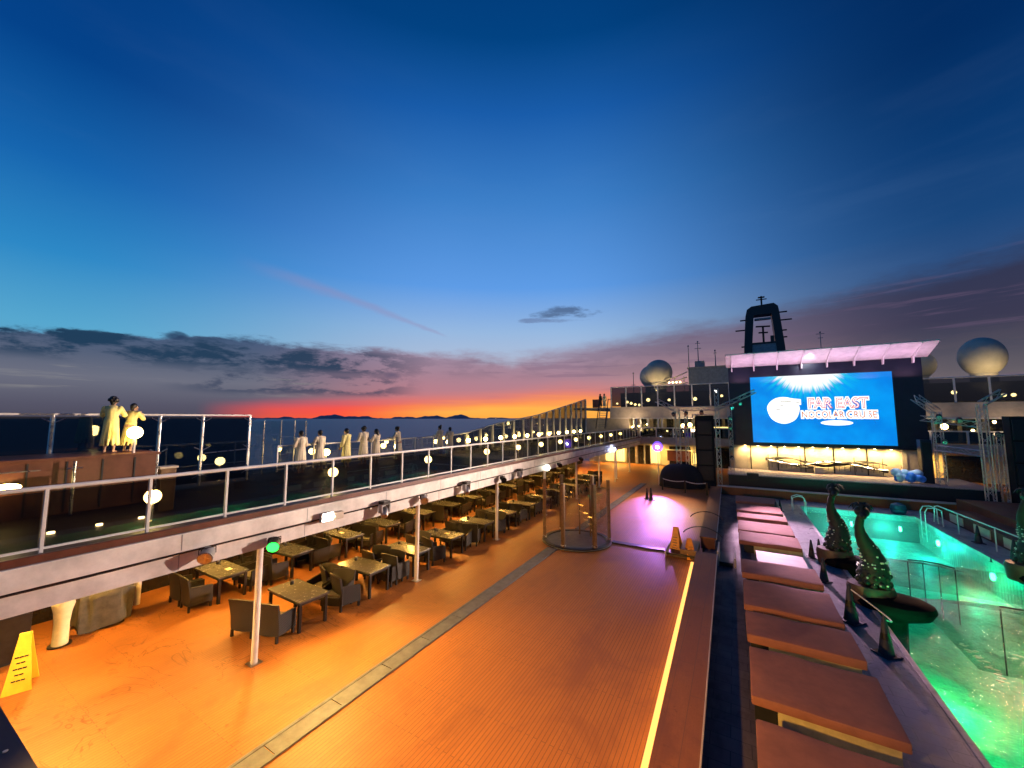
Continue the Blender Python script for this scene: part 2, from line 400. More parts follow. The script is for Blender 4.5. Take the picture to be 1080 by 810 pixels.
# sunset glow hugging the horizon
hgt = V(nt, ramp(nt, azn, [(A(-36), .14), (A(-25), .17), (A(-12), .20), (A(0), .25), (A(8), .31), (A(25), .28), (A(40), .3)])) * 10.0
amp = V(nt, ramp(nt, azn, [(A(-39), 0), (A(-32), .75), (A(-24), 1), (A(12), 1), (A(22), .5), (A(34), .05), (A(60), 0)]))
s = e / hgt.mx(.3) + (n_str - .5) * .55 + (n_med - .5) * .25
glow = ramp(nt, s / 2.0, [(0, rgb(255, 172, 70)), (.22, rgb(255, 182, 80)), (.42, rgb(252, 150, 84)), (.62, rgb(238, 130, 104)), (1, rgb(206, 132, 130))])
glowL = ramp(nt, s / 2.0, [(0, rgb(255, 92, 58)), (.3, rgb(252, 84, 70)), (.7, rgb(226, 86, 100)), (1, rgb(150, 92, 116))])
gl = mixc(nt, az.step(-26, -6), glowL, glow)
col = mixc(nt, (s.step(.62, 2.0, 1, 0) * amp), col, gl)
# little dark cloud, cloudlet and the pink trail
def blob(a0, e0, ra, re, k):
    q = ((az - a0) / ra).pw(2.0) + ((el - e0) / re).pw(2.0)
    return (q + (n_med - .5) * 7.5).step(.1, 1.5, k, 0)
q = blob(9.0, 15.4, 4.6, .8, 1.0)
col = mixc(nt, q * .72, col, rgb(60, 78, 112))
q = blob(5.2, 14.3, 5.0, .35, 1.0)
col = mixc(nt, q * .55, col, rgb(88, 100, 140))
q = blob(-41.5, 9.2, .9, .4, 1.0)
col = mixc(nt, q * .8, col, rgb(36, 58, 92))
q = blob(-17.5, 6.0, 1.3, .45, 1.0)
col = mixc(nt, q * .6, col, rgb(78, 76, 108))
tl = (el - (az + 9.8) * -.30 - 12.0) + ((az + 25.0) * (az + 10.0)) * .004
wd = az.lmap(-36, -10, 1.5, .35)
trail = ((tl + (n_med - .5) * 1.2) / wd).f('ABSOLUTE').step(0, 1, 1, 0) * az.step(-38, -26) * az.step(-11.5, -9.2, 1, 0)
col = mixc(nt, trail * .36, col, rgb(150, 136, 176))
# physical dusk sky underneath
sk = nt.nodes.new('ShaderNodeTexSky'); sk.sky_type = 'NISHITA'; sk.sun_disc = False
sk.sun_elevation = R(.3); sk.sun_rotation = R(-27)
skc = mixc(nt, 1.0, sk.outputs[0], (.05, .05, .05, 1), 'MULTIPLY')
below = ramp(nt, az.lmap(-60, 60), [(0, rgb(30, 40, 62)), (.5, rgb(70, 50, 60)), (1, rgb(40, 44, 60))])
col = mixc(nt, el.step(-.6, -.1, 1, 0), col, below)
ad = mixc(nt, .04, col, skc, 'ADD')
nt.links.new(ad, bg.inputs[0]); bg.inputs[1].default_value = 1.0
sun = bpy.data.lights.new('sun', 'SUN'); sun.energy = .03; sun.angle = R(4); sun.color = (1, .5, .3)
so = bpy.data.objects.new('sun', sun); COL.objects.link(so)
so.rotation_euler = Vector((math.sin(R(27)), -math.cos(R(27)), -.03)).to_track_quat('-Z', 'Y').to_euler()
S.view_settings.view_transform = 'Standard'; S.view_settings.look = 'None'; S.view_settings.exposure = 0; S.view_settings.gamma = 1
S.cycles.use_denoising = True; S.cycles.max_bounces = 8; S.cycles.transparent_max_bounces = 24
S.cycles.caustics_reflective = False; S.cycles.caustics_refractive = False; S.cycles.sample_clamp_indirect = 4.0

# ------------------------------------------------------------------ sea, hills
m, nt, b = newmat('sea_water'); M['sea'] = m; p = geopos(nt)
b.inputs['Base Color'].default_value = (.018, .045, .085, 1); b.inputs['Roughness'].default_value = .38; b.inputs['Specular IOR Level'].default_value = .35
setbump(nt, b, noise(nt, p, .06, 6, .65), .9, 4.0)
structure(MB().quad((-90000, -90000, -28), (90000, -90000, -28), (90000, 90000, -28), (-90000, 90000, -28)).build('sea', 'sea'))
def ridge(dist, a0, a1, hf, name):
    mb = MB(); n = 160; rows = []
    for i in range(n + 1):
        t = i / n; a = R(30) - R(a0 + (a1 - a0) * t)          # bearing left of bow
        d = Vector((-math.sin(a), math.cos(a), 0))
        h = hf(t)
        rows.append([mb.bm.verts.new(d * (dist + k) + Vector((0, 0, -28 + h * f))) for k, f in ((0, 0), (900, .55), (1800, 1), (3800, .4), (5000, 0))])
    for r0, r1 in zip(rows, rows[1:]):
        for k in range(4): mb.bm.faces.new((r0[k], r1[k], r1[k + 1], r0[k + 1]))
    return structure(mb.build(name, 'hill', smooth=True))
def hf1(t):
    x = t * 30
    base = 95 + 45 * math.sin(x * .7 + 1) + 40 * math.sin(x * 1.7) + 22 * math.sin(x * 4.1 + 2) + 10 * math.sin(x * 9.3)
    pk = 190 * math.exp(-((t - .74) / .03) ** 2) + 60 * math.exp(-((t - .3) / .05) ** 2)
    return max(4, (base + pk) * min(1, t * 7) * min(1, (1 - t) * 4))
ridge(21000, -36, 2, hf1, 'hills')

# ------------------------------------------------------------------ decks
structure(MB().box(-18, -1.36, -6, 47, -.3, 0).build('deck_floor', 'deck'))
structure(MB().box(-1.30, .30, -6, 31.3, -.3, -.004).build('walkway', 'slate'))
structure(MB().box(.30, 3.05, -6, 31.3, -.3, -.004).build('pool_side', 'wetpale'))
structure(MB().box(8.30, 9.3, -6, 31.3, -.3, -.004).build('pool_surround', 'pale'))
structure(MB().box(9.3, 24, -6, 31.3, -.3, .0).build('side_deck', 'redwood'))
structure(MB().box(-1.30, 24, 31.75, 48, -.3, -.002).build('forward_deck', 'deck'))
tag(MB().box(-16.5, 26, -8, 90, -28.2, -1.6).build('ship_hull', 'white'), 'white hull of the cruise ship under the decks', 'ship')
# pool basin: floor and walls; water on top
structure(MB().box(3.05, 8.30, -6, 31.3, -1.5, -1.4).build('pool_floor', 'pooltile'))
structure(MB().box(3.0, 3.05, -6, 29.4, -1.4, -.01).build('pool_side_wall', 'pooltile'))
structure(MB().box(8.30, 8.36, -6, 29.4, -1.4, -.01).build('pool_side_wall', 'pooltile'))
structure(MB().box(3.05, 8.30, 29.4, 31.3, -1.4, -.02).build('pool_end_ledge', 'pale'))
structure(MB().box(3.05, 3.16, 3, 29.4, -.30, .012, .01).box(8.16, 8.30, 3, 29.4, -.30, .012, .01).box(3.16, 8.16, 29.3, 29.42, -.3, .012, .01).build('pool_coping', 'pale'))
m, nt, b = newmat('pool_water'); M['water'] = m
out = nt.nodes['Material Output']; nt.nodes.remove(b); p = geopos(nt)
t = nt.nodes.new('ShaderNodeBsdfTransparent'); t.inputs[0].default_value = (.62, .95, .86, 1)
g = nt.nodes.new('ShaderNodeBsdfGlossy'); g.inputs['Roughness'].default_value = .05
h = noise(nt, p, 2.6, 4, .6, .8) + noise(nt, p, 9.0, 3, .6) * .35
bp = nt.nodes.new('ShaderNodeBump'); bp.inputs['Strength'].default_value = .55; bp.inputs['Distance'].default_value = .09; nt.links.new(h.s, bp.inputs['Height'])
nt.links.new(bp.outputs[0], g.inputs['Normal'])
fr = nt.nodes.new('ShaderNodeFresnel'); fr.inputs['IOR'].default_value = 1.33; nt.links.new(bp.outputs[0], fr.inputs['Normal'])
mx = nt.nodes.new('ShaderNodeMixShader'); nt.links.new(fr.outputs[0], mx.inputs[0]); nt.links.new(t.outputs[0], mx.inputs[1]); nt.links.new(g.outputs[0], mx.inputs[2])
nt.links.new(mx.outputs[0], out.inputs[0])
structure(MB().quad((3.16, -5, -.12), (8.16, -5, -.12), (8.16, 29.3, -.12), (3.16, 29.3, -.12)).build('pool_water', 'water'))
for k, (px_, py_) in enumerate([(3.2, 10.6), (3.2, 13.2), (8.1, 12.2), (8.1, 16.5), (3.2, 21.5), (8.1, 22.0), (8.1, 26.5), (3.2, 26.0), (5.4, 28.8), (7.4, 28.8), (8.1, 8.5), (3.2, 7.2)]):
    sgn = 1 if px_ < 5 else -1
    o = MB().cyl((px_ - .03 * sgn, py_, -.62), (px_ + .03 * sgn, py_, -.62), .13, 16).build('pool_lamp', 'poollamp')
    tag(o, 'round underwater lamp glowing green in the pool wall', 'pool lamp', 'underwater lamps along the pool walls')
    c = (.0, 1, .25) if py_ < 18 else ((.0, 1, .45) if py_ < 23 else (.03, .9, .75))
    lamp('POINT', 'pool_light', (px_ + .45 * sgn, py_, -.75), (85 if py_ < 11.5 else 200) if py_ < 20 else 115, c, size=.12)

lamp('SPOT', 'balcony_floodlight', (-4.2, .3, 3.8), 4600, (1, .48, .065), size=.12, target=(-3.8, 4.8, 0), angle=100, blend=.9)
# ------------------------------------------------------------------ drain
def drain(y0, y1, label):
    t = thing('drain_channel', label, 'drain', (-6.7, y0, 0))
    MB().box(-6.90, -6.84, y0, y1, .004, .03).box(-6.52, -6.46, y0, y1, .004, .03).build('rim', 'drainsteel', t)
    y = y0 + .02
    while y < y1 - .1:
        o = MB().box(-6.835, -6.525, y, min(y + 1.18, y1), .006, .022)
        o.build('cover_plate', 'drainsteel', t); y += 1.2
drain(.2, 14.9, 'long steel drain channel nearest in the deck, ending before the glass enclosure')
drain(18.0, 33.0, 'steel drain channel in the deck beyond the glass enclosure')

# ------------------------------------------------------------------ low wall with LED
t = thing('low_wall', 'long low wooden wall with a glowing amber strip along its foot', 'wall', (-1.1, 3, 0))
def wx(y): return -1.30 - .018 * (y - 8)
L0, L1 = [(wx(y), y) for y in (1, 16.0)], [(wx(y), y) for y in (18.0, 31.4)]
for seg in (L0, L1):
    (xa, ya), (xb, yb) = seg
    MB().prism([(xa + .03, ya, 0), (xa + .55, ya, 0), (xb + .62, yb, 0), (xb + .03, yb, 0)], (0, 0, .41)).build('wall_body', 'redpanel', t)
    MB().prism([(xa, ya, .41), (xa + .60, ya, .41), (xb + .66, yb, .41), (xb, yb, .41)], (0, 0, .05)).build('wall_cap', 'wallwood', t)
    MB().prism([(xa + .601, ya, .40), (xa + .625, ya, .40), (xb + .685, yb, .40), (xb + .661, yb, .40)], (0, 0, .064)).build('steel_trim', 'beige', t)
(xa, ya), (xb, yb) = L0
MB().prism([(xa - .20, ya, .006), (xa - .10, ya, .006), (xb - .10, yb, .006), (xb - .20, yb, .006)], (0, 0, .035)).build('led_strip', 'led', t)
MB().prism([(xa - .02, ya, .30), (xa + .02, ya, .30), (xb + .02, yb, .30), (xb - .02, yb, .30)], (0, 0, .04)).build('led_strip', 'glow_strip', t)  # added unseen strip under the cap, casts the soft deck glow

# steps over the wall with A-frame signs
t = thing('bridge_steps', 'small dark steps bridging the low wooden wall with curved dark handrails', 'steps', (-1.5, 16.9, 0))
MB().box(-2.55, -1.45, 16.25, 17.75, .10, .16, .01).build('tread', 'darkmetal', t)
MB().box(-.72, -.28, 16.2, 17.4, .10, .16, .01).build('tread', 'darkmetal', t)
MB().box(-2.5, -1.5, 16.3, 17.7, .02, .10).box(-.70, -.30, 16.25, 17.35, .0, .10).build('riser', 'brownbasin', t)
MB().box(-2.05, -1.45, 16.3, 17.7, .16, .34, .01).build('upper_step', 'bronze', t)
for x, y0, y1, h in ((-2.58, 16.2, 17.8, .22), (-.25, 16.15, 17.45, .34), (-.78, 16.15, 17.45, .5)): MB().box(x, x + .05, y0, y1, .02, h, .006).build('side_board', 'beige', t)
for y in (18.9, 22.0):
    pts = [(-2.2 + 1.5 * k / 16, y, .30 + .33 * math.sin(math.pi * k / 16) ** .7) for k in range(17)]
    MB().tube(pts, .022, 8).build('handrail', 'brownbasin', t, True)
def aframe(name, label, x, y, h, w, rz, m, group=None):
    t = thing(name, label, 'sign', (x, y, 0), rz, group)
    for s in (-1, 1):
        mb = MB()
        mb.prism([(-w / 2, s * h * .24, 0), (w / 2, s * h * .24, 0), (w * .2, s * .02, h), (-w * .2, s * .02, h)], (0, s * .03, .004))
        mb.build('panel', m, t, local=True)
    mb = MB()
    for r in range(5):
        z = h * (.22 + .10 * r); yy = -h * .24 * (1 - z / h) - .036 - .02 * z / h
        k = (3, 2, 3, 2, 3)[r]
        for c in range(k):
            cx = (c - (k - 1) / 2) * w * .16
            mb.box(cx - w * .07, cx + w * .07, yy - .006, yy + .004, z - h * .011, z + h * .011)
    mb.build('printed_marks', 'black', t, local=True)
    mb = MB().box(-w * .22, w * .22, -.03, .035, h - .01, h + .02, .008); mb.build('hinge', m, t, local=True)
    return t
aframe('wet_floor_sign', 'tall yellow folding wet-floor sign with dark printed rows on the deck', -12.50, 2.17, 1.0, .38, R(70), 'yellow')
aframe('wet_floor_sign', 'orange-yellow folding sign standing on the dark tread by the low wall', -2.25, 17.0, .95, .42, R(-10), 'orange')
aframe('wet_floor_sign', 'small folding caution sign between the orange sign and the low wall', -1.72, 16.5, .72, .34, R(25), 'orange')

tag(MB().prism([(-4.8, 16.75, 0), (-4.8, 17.05, 0), (-2.6, 17.05, 0), (-2.6, 16.75, 0)], (0, 0, .05)).build('cable_ramp', 'darkmetal'), 'flat dark cable ramp on the deck running from the glass enclosure', 'cable ramp')

# ------------------------------------------------------------------ round glass enclosure
t = thing('glass_enclosure', 'ring of tall bronze posts and clear glass panels on a round steel base', 'enclosure', (-6.2, 16.3, 0))
c = Vector((-6.2, 16.35, 0)); r = 1.38
MB().lathe([(1.48, 0), (1.48, .06), (1.45, .09), (1.28, .09), (1.26, .03)], c, 64).build('base_ring', 'darkmetal', t, True)
MB().lathe([(1.484, .03), (1.488, .045), (1.484, .06)], c, 64).build('steel_band', 'drainsteel', t, True)
MB().lathe([(1.23, .004), (1.23, .03), (0.0, .03)], c, 40).build('floor_disc', 'brownbasin', t)
angs = [-92, -38, 22, 78, 140, 205]
for a in angs:
    q = c + Vector((math.cos(R(a)), math.sin(R(a)), 0)) * r
    pb = MB().box(q.x - .07, q.x + .07, q.y - .07, q.y + .07, .10, 2.62, .015, R(a)).build('post', 'bronze', t)
    MB().box(q.x - .085, q.x + .085, q.y - .085, q.y + .085, .13, .20, .01, R(a)).build('post_shoe', 'steel', pb)
for a0, a1 in zip(angs, angs[1:]):
    n = 6; pts = [c + Vector((math.cos(R(a0 + 4 + (a1 - a0 - 8) * k / n)), math.sin(R(a0 + 4 + (a1 - a0 - 8) * k / n)), 0)) * r for k in range(n + 1)]
    mb = MB()
    for q0, q1 in zip(pts, pts[1:]): mb.quad((q0.x, q0.y, .2), (q1.x, q1.y, .2), (q1.x, q1.y, 2.2), (q0.x, q0.y, 2.2))
    mb.build('glass_panel', 'clear', t)
for k, a in enumerate((160, 100, 60)):
    q = c + Vector((math.cos(R(a)), math.sin(R(a)), 0)) * .8
    MB().cyl((q.x, q.y, .03), (q.x, q.y, 1.9 + .2 * k), .035, 10).build('inner_pole', 'bronze', t, True)

# ------------------------------------------------------------------ gallery deck along the port side
GY0, GY1 = -5, 44.2
t = thing('side_gallery', 'long raised white side deck over the dining tables, on slim white columns', 'gallery deck', (-12.5, 0, 0))
MB().box(-15.95, -9.30, GY0, GY1, 2.98, 3.14).build('floor_slab', 'grey', t)
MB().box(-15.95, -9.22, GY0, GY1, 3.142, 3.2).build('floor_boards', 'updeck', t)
MB().box(-15.90, -9.30, GY0, GY1, 2.50, 2.56).build('ceiling', 'white', t)
f = MB().box(-9.28, -9.08, GY0, GY1, 2.80, 3.14, .012)
f.box(-9.28, -9.16, GY0, GY1, 2.44, 2.795, .012)
fo = f.build('fascia', 'stained', t)
MB().box(-9.22, -9.12, GY0, GY1, 3.144, 3.26, .006).build('coaming', 'redpanel', t)
MB().tube([(-9.11, y, 2.775 + .006 * math.sin(y * 2.1)) for y in [GY0 + .4 * k for k in range(int((GY1 - GY0) / .4))]], .022, 6).build('cable', 'darkmetal', fo)
for k, y in enumerate([4.87 + 4.93 * i for i in range(8)] + [-.1]):
    co = MB().cyl((-9.28, y, .02), (-9.28, y, 2.5), .065, 16).build('column', 'white', t, True)
    MB().box(-9.40, -9.16, y - .12, y + .12, .004, .02).build('foot_plate', 'steel', co)
for y in (4.6, 9.7, 15.0, 20.5, 26.5, 32.0, 37.5):
    MB().cyl((-15.05, y, .0), (-15.05, y, 2.5), .08, 14).build('column', 'white', t, True)
mb = MB()
for k in range(20): mb.box(-9.079, -9.076, -4 + 2.45 * k, -3.985 + 2.45 * k, 2.83, 3.12); mb.box(-9.159, -9.156, -4 + 2.45 * k, -3.985 + 2.45 * k, 2.46, 2.78)
mb.build('panel_seams', 'grey', fo)
bw = MB().box(-15.98, -15.85, GY0, GY1, 0, 2.5).build('back_wall', 'darkwin', t)
mb = MB()
for k in range(34): mb.box(-15.85, -15.80, -4 + 1.45 * k, -3.95 + 1.45 * k, .02, 2.48)
mb.box(-15.85, -15.80, GY0, GY1, .95, 1.0).build('mullions', 'darkmetal', bw)
MB().box(-15.93, -9.3, GY1 - 1.2, GY1 - 1.1, 2.2, 2.5).build('end_beam', 'white', t)
dn = thing
for i, y in enumerate((-.8, 2.6, 6.2, 10.4, 14.4, 18.6, 23, 28, 33, 38)):
    for x in (-11.3, -14.0):
        o = MB().cyl((x, y, 2.47), (x, y, 2.499), .11, 16).build('ceiling_downlight', 'down')
        tag(o, 'round amber downlight in the ceiling under the side deck', 'downlight', 'downlights over the dining tables')
        lamp('SPOT', 'down_spot', (x, y, 2.45), 600, (1.0, .50, .09), size=.10, target=(x + .25, y, 0), angle=158, blend=.5)

# flood and stage lights on the fascia
def fixture(name, label, y, z, kind):
    t = thing(name, label, 'spotlight', (-9.0, y, z))
    x = -9.08
    MB().box(x, x + .05, y - .06, y + .06, z - .06, z + .06, .008).build('bracket', 'darkmetal', t)
    if kind == 'flood':
        MB().box(x + .05, x + .16, y - .16, y + .16, z - .11, z + .11, .02).build('housing', 'grey', t)
        MB().box(x + .161, x + .175, y - .14, y + .14, z - .09, z + .09, .004).build('lens', 'flood', t)
        MB().box(x + .03, x + .16, y + .2, y + .46, z - .12, z + .06, .02).build('ballast_box', 'beige', t)
        lamp('SPOT', 'flood_light', (x + .25, y, z - .02), 1500, (1, .52, .10), size=.10, target=(x + 4.4, y - 1.6, 0), angle=150, blend=.8)
    elif kind in ('green', 'par', 'pale'):
        d = Vector((.72, -.60, -.35)).normalized(); p0 = Vector((x + .14, y, z - .06))
        MB().tube([p0 - d * .16, p0 - d * .10, p0 + d * .10, p0 + d * .12], [.06, .11, .125, .13], 18).build('housing', 'darkmetal' if kind != 'pale' else 'grey', t, True)
        MB().cyl(p0 + d * .121, p0 + d * .135, .115, 20).build('lens', {'green': 'greenlens', 'par': 'darkwin', 'pale': 'steel'}[kind], t, True)
        MB().tube([p0 + Vector((0, .14, 0)), p0 + Vector((0, .14, .12)), p0 + Vector((0, -.14, .12)), p0 + Vector((0, -.14, 0))], .012, 6).build('yoke', 'darkmetal', t)
    else:   # moving head
        MB().box(x + .05, x + .27, y - .13, y + .13, z + .02, z + .12, .015).build('base_box', 'darkmetal', t)
        MB().box(x + .09, x + .23, y - .14, y + .14, z - .0, z + .015).box(x + .08, x + .24, y - .16, y - .12, z - .22, z + .02, .01).box(x + .08, x + .24, y + .12, y + .16, z - .22, z + .02, .01).build('yoke', 'grey', t)
        p0 = Vector((x + .17, y, z - .2)); d = Vector((.6, -.5, -.62)).normalized()
        MB().tube([p0 - d * .14, p0 - d * .08, p0 + d * .1, p0 + d * .16], [.07, .11, .11, .09], 16).build('head', 'alu', t, True)
        MB().cyl(p0 + d * .161, p0 + d * .17, .075, 16).build('lens', 'steel', t)
    return t
fixture('floodlight', 'dazzling lit floodlight with a beige ballast box on the white fascia', 6.25, 2.84, 'flood')
fixture('spotlight', 'small spotlight glowing green above the nearest white column', 4.98, 2.60, 'green')
fixture('spotlight', 'grey box-backed spotlight on the fascia, left of the green spotlight', 3.72, 2.74, 'pale')
fixture('moving_head', 'unlit moving-head stage light on the fascia beyond the dazzling floodlight', 8.05, 2.80, 'head')
fixture('spotlight', 'pale unlit spotlight above the second white column', 9.72, 2.72, 'pale')
fixture('moving_head', 'unlit moving-head stage light between the second and third columns', 12.0, 2.80, 'head')
fixture('spotlight', 'dark unlit spotlight above the third white column', 14.7, 2.70, 'par')
fixture('moving_head', 'unlit moving-head stage light just beyond the third column', 16.2, 2.80, 'head')
t = thing('spotlight', 'pale globe-like lit lamp on the fascia above the glass enclosure', 'spotlight', (-9, 19.3, 2.6))
MB().ball((-8.95, 19.3, 2.62), .17, 3).build('lens', emit('soft_globe', (.95, .95, .75), 5), t, True); MB().box(-9.08, -8.98, 19.2, 19.4, 2.6, 2.75).build('bracket', 'darkmetal', t)
fixture('spotlight', 'dark unlit spotlight on the fascia right of the pale globe lamp', 21.0, 2.66, 'par')
fixture('spotlight', 'dark unlit spotlight above the fifth white column', 24.6, 2.66, 'par')
# added warm fill over the near deck, small floods hidden under the fascia edge
for y in (-.3, 1.6):
    t = tag(MB().box(-9.75, -9.45, y - .14, y + .14, 2.40, 2.49, .02).build('soffit_fill_flood', 'flood'), 'added warm floodlight hidden under the gallery edge at the near end', 'floodlight', 'added floodlights under the gallery edge')
    lamp('SPOT', 'near_fill', (-9.5, y, 2.36), 720, (1, .50, .105), size=.10, target=(-6.2, y + 2.0, 0), angle=150, blend=.9)

# ------------------------------------------------------------------ railings
def glass_rail(name, label, x, ys, z0, ztop, m='glass', cat='railing', pr=.03):
    t = thing(name, label, cat, (x, ys[0], z0))
    MB().cyl((x, ys[0], ztop), (x, ys[-1], ztop), .036, 10).build('top_rail', 'white', t, True)
    MB().box(x - .02, x + .02, ys[0], ys[-1], z0 + .09, z0 + .125).build('bottom_rail', 'white', t)
    for y in ys:
        MB().box(x - .028, x + .028, y - .022, y + .022, z0, ztop - .02, .006).build('post', 'white', t)
    for a, b2 in zip(ys, ys[1:]):
        MB().box(x - .006, x + .006, a + .04, b2 - .04, z0 + .13, ztop - .06).build('glass_panel', m, t)
    return t
glass_rail('glass_railing', 'long inner glass railing with white posts along the gallery edge above the tables', -9.32, [-4.5 + 1.235 * k for k in range(40)], 3.2, 4.22)
glass_rail('glass_railing', 'outer glass railing with white posts at the sea side of the gallery', -15.55, [8.6 + 1.5 * k for k in range(8)], 3.2, 4.2, 'clear')
# wind screens on the sea side
t = thing('wind_screen', 'tall dark wind screen framed in white at the near left of the gallery', 'wind screen', (-14.6, 0, 3.2))
X = -14.6
MB().box(X - .03, X + .03, -4.8, 7.12, 5.37, 5.42, .01).build('top_rail', 'white', t)
for y in (-4.2, -1.4, .9, 2.6, 4.66, 5.72, 7.08):
    po = MB().box(X - .025, X + .025, y - .025, y + .025, 3.2, 5.37, .006).build('post', 'steel', t)
    mb = MB()
    for z in (3.55, 4.3, 5.2):
        for s in (-1, 1): mb.cyl((X + .05, y + s * .03, z), (X + .05, y + s * .2, z + (.1 if z > 4 else -.1)), .014, 6)
    mb.build('glass_clamp', 'steel', po)
ysw = (-4.2, -1.4, .9, 2.6, 4.66, 5.72, 7.08)
for a, b2 in zip(ysw, ysw[1:]): MB().box(X - .008, X + .008, a + .05, b2 - .05, 3.3, 5.34).build('glass_panel', 'darkglass', t)
MB().cyl((X + .06, 5.8, 4.2), (X + .06, 7.0, 4.25), .015, 6).build('mid_rail', 'steel', t)
t = thing('wind_screen', 'frameless clear wind screen panels with steel edges, right of the framed dark screen', 'wind screen', (-15.4, 8.5, 3.2))
for k, (y, xo) in enumerate(((7.45, 0), (8.0, -.15), (8.75, -.35), (9.15, -.1), (9.55, 0))):
    MB().cyl((-15.3 + xo, y, 3.2), (-15.3 + xo, y, 5.2), .022, 8).build('edge_post', 'steel', t, True)
    if k < 4:
        y2, x2 = ((8.0, -.15), (8.75, -.35), (9.15, -.1), (9.55, 0))[k]
        MB().quad((-15.3 + xo, y + .03, 3.25), (-15.3 + x2, y2 - .03, 3.25), (-15.3 + x2, y2 - .03, 5.18), (-15.3 + xo, y + .03, 5.18)).build('glass_panel', 'clear', t)
t = thing('wind_screen', 'long finned wind screen whose top climbs towards the forward deckhouse', 'wind screen', (-15.4, 20, 3.2))
prof = [(19.1, 4.2), (20.6, 4.3), (24.5, 4.9), (31, 5.5), (38, 6.55), (44.2, 7.5)]
def ztop(y):
    for (a, za), (b2, zb) in zip(prof, prof[1:]):
        if y <= b2: return za + (zb - za) * (y - a) / (b2 - a)
    return prof[-1][1]
ys = [19.1 + 1.57 * k for k in range(17)]
MB().tube([(-15.4, y, ztop(y) + .03) for y in ys], .045, 8).build('top_rail', 'white', t)
for y in ys: MB().box(-15.52, -15.30, y - .04, y + .04, 3.2, ztop(y), .006).build('fin', 'white', t)
for a, b2 in zip(ys, ys[1:]):
    MB().prism([(-15.45, a + .04, 3.25), (-15.45, b2 - .04, 3.25), (-15.45, b2 - .04, ztop(b2) - .04), (-15.45, a + .04, ztop(a) - .04)], (.012, 0, 0)).build('glass_panel', 'glass', t)

# lamps --------------------------------------------------------------------
def globe_lamp(label, group, h):
    t = thing('deck_lamp', label, 'lamp', (0, 0, 0), 0, group)
    MB().cyl((0, 0, 0), (0, 0, h - .1), .025, 10).build('post', 'white', t, True, local=True)
    MB().lathe([(.06, 0), (.06, .02), (.03, .04)], (0, 0, 0), 14).build('foot', 'steel', t, local=True)
    MB().ball((0, 0, h), .14, 3).build('globe', 'globe', t, True, local=True)
    MB().lathe([(.0, .15), (.03, .145), (.05, .12), (.055, .10)], (0, 0, h), 14).build('cap', 'darkmetal', t, True, local=True)
    return t
l0 = globe_lamp('lit globe lamp on a short white post along the sea-side rail', 'globe lamps along the outer rail', .66)
first = True
for y in (6.45, 10.35, 14.3, 18.4, 20.4, 22.4, 24.4, 26.5, 28.6, 30.8, 33, 35.2, 37.4, 39.4, 41.4):
    if first: l0.location = (-15.05, y, 3.2); first = False
    else: copytree(l0, (-15.05, y, 3.2))
l1 = globe_lamp('added lit globe for a lamp reflection, on a post behind the inner glass railing', 'added globes behind the inner railing', .50)  # globes added where the inner glass mirrors lamps
first = True
for y in (3.3, 7.4, 11.5, 15.6, 18.7, 21.6, 24.6, 27.6, 30.6, 33.8, 37, 40.5):
    if first: l1.location = (-10.4, y, 3.2); first = False
    else: copytree(l1, (-10.4, y, 3.2))

# ------------------------------------------------------------------ dining tables and chairs
def make_table():
    t = thing('dining_table', 'x', 'table')
    MB().box(-.77, .77, -.40, .40, .70, .74, .006).build('tabletop', 'stone', t, local=True)
    MB().box(-.72, .72, -.35, .35, .63, .70).build('apron', 'darkmetal', t, local=True)
    for sx in (-1, 1):
        for s in (-1, 1): MB().box(sx * .70 - .035, sx * .70 + .035, s * .34 - .035, s * .34 + .035, 0, .66, .006).build('leg', 'darkmetal', t, local=True)
    return t
def make_chair():
    """faces +y"""
    t = thing('armchair', 'x', 'chair')
    MB().box(-.27, .27, -.25, .28, .16, .38, .03).build('seat', 'wicker', t, local=True)
    MB().box(-.245, .245, -.20, .27, .385, .45, .03).build('cushion', 'cushion', t, True, local=True)
    mb = MB()
    def back(u, v):
        x = (u - .5) * .62; z = .16 + v * .74
        return Vector((x * (1 + .10 * v), -.27 - .10 * v * v - .05 * math.cos(math.pi * (u - .5)) * (1 - .3 * v), z + .025 * math.sin(math.pi * u) * v))
    mb.grid(back, 10, 8); mb.grid(lambda u, v: back(u, v) + Vector((0, .05, 0)), 10, 8)
    bm = mb.bm; bm.verts.ensure_lookup_table(); n = 11 * 9
    for i in range(10): bm.faces.new((bm.verts[i * 9 + 8], bm.verts[(i + 1) * 9 + 8], bm.verts[n + (i + 1) * 9 + 8], bm.verts[n + i * 9 + 8]))
    for j in range(8):
        bm.faces.new((bm.verts[j], bm.verts[j + 1], bm.verts[n + j + 1], bm.verts[n + j]))
        bm.faces.new((bm.verts[90 + j], bm.verts[90 + j + 1], bm.verts[n + 90 + j + 1], bm.verts[n + 90 + j]))
    mb.build('backrest', 'wicker', t, True, local=True)
    for s in (-1, 1):
        MB().prism([(s * .27, -.26, .16), (s * .27, .26, .16), (s * .27, .24, .60), (s * .27, -.30, .66)], (s * .055, 0, 0)).build('armrest', 'wicker', t, local=True)
        for y in (-.27, .23): MB().box(s * .27 - .025, s * .27 + .025, y - .025, y + .025, 0, .17).build('leg', 'darkmetal', t, local=True)
    return t
tb0, ch0 = make_table(), make_chair(); tb_first, ch_first = True, True
tys = [6.42, 8.5, 10.35, 12.3, 14.55, 16.6, 18.7, 20.8, 23.0, 25.4, 27.8, 30.4, 33.2]
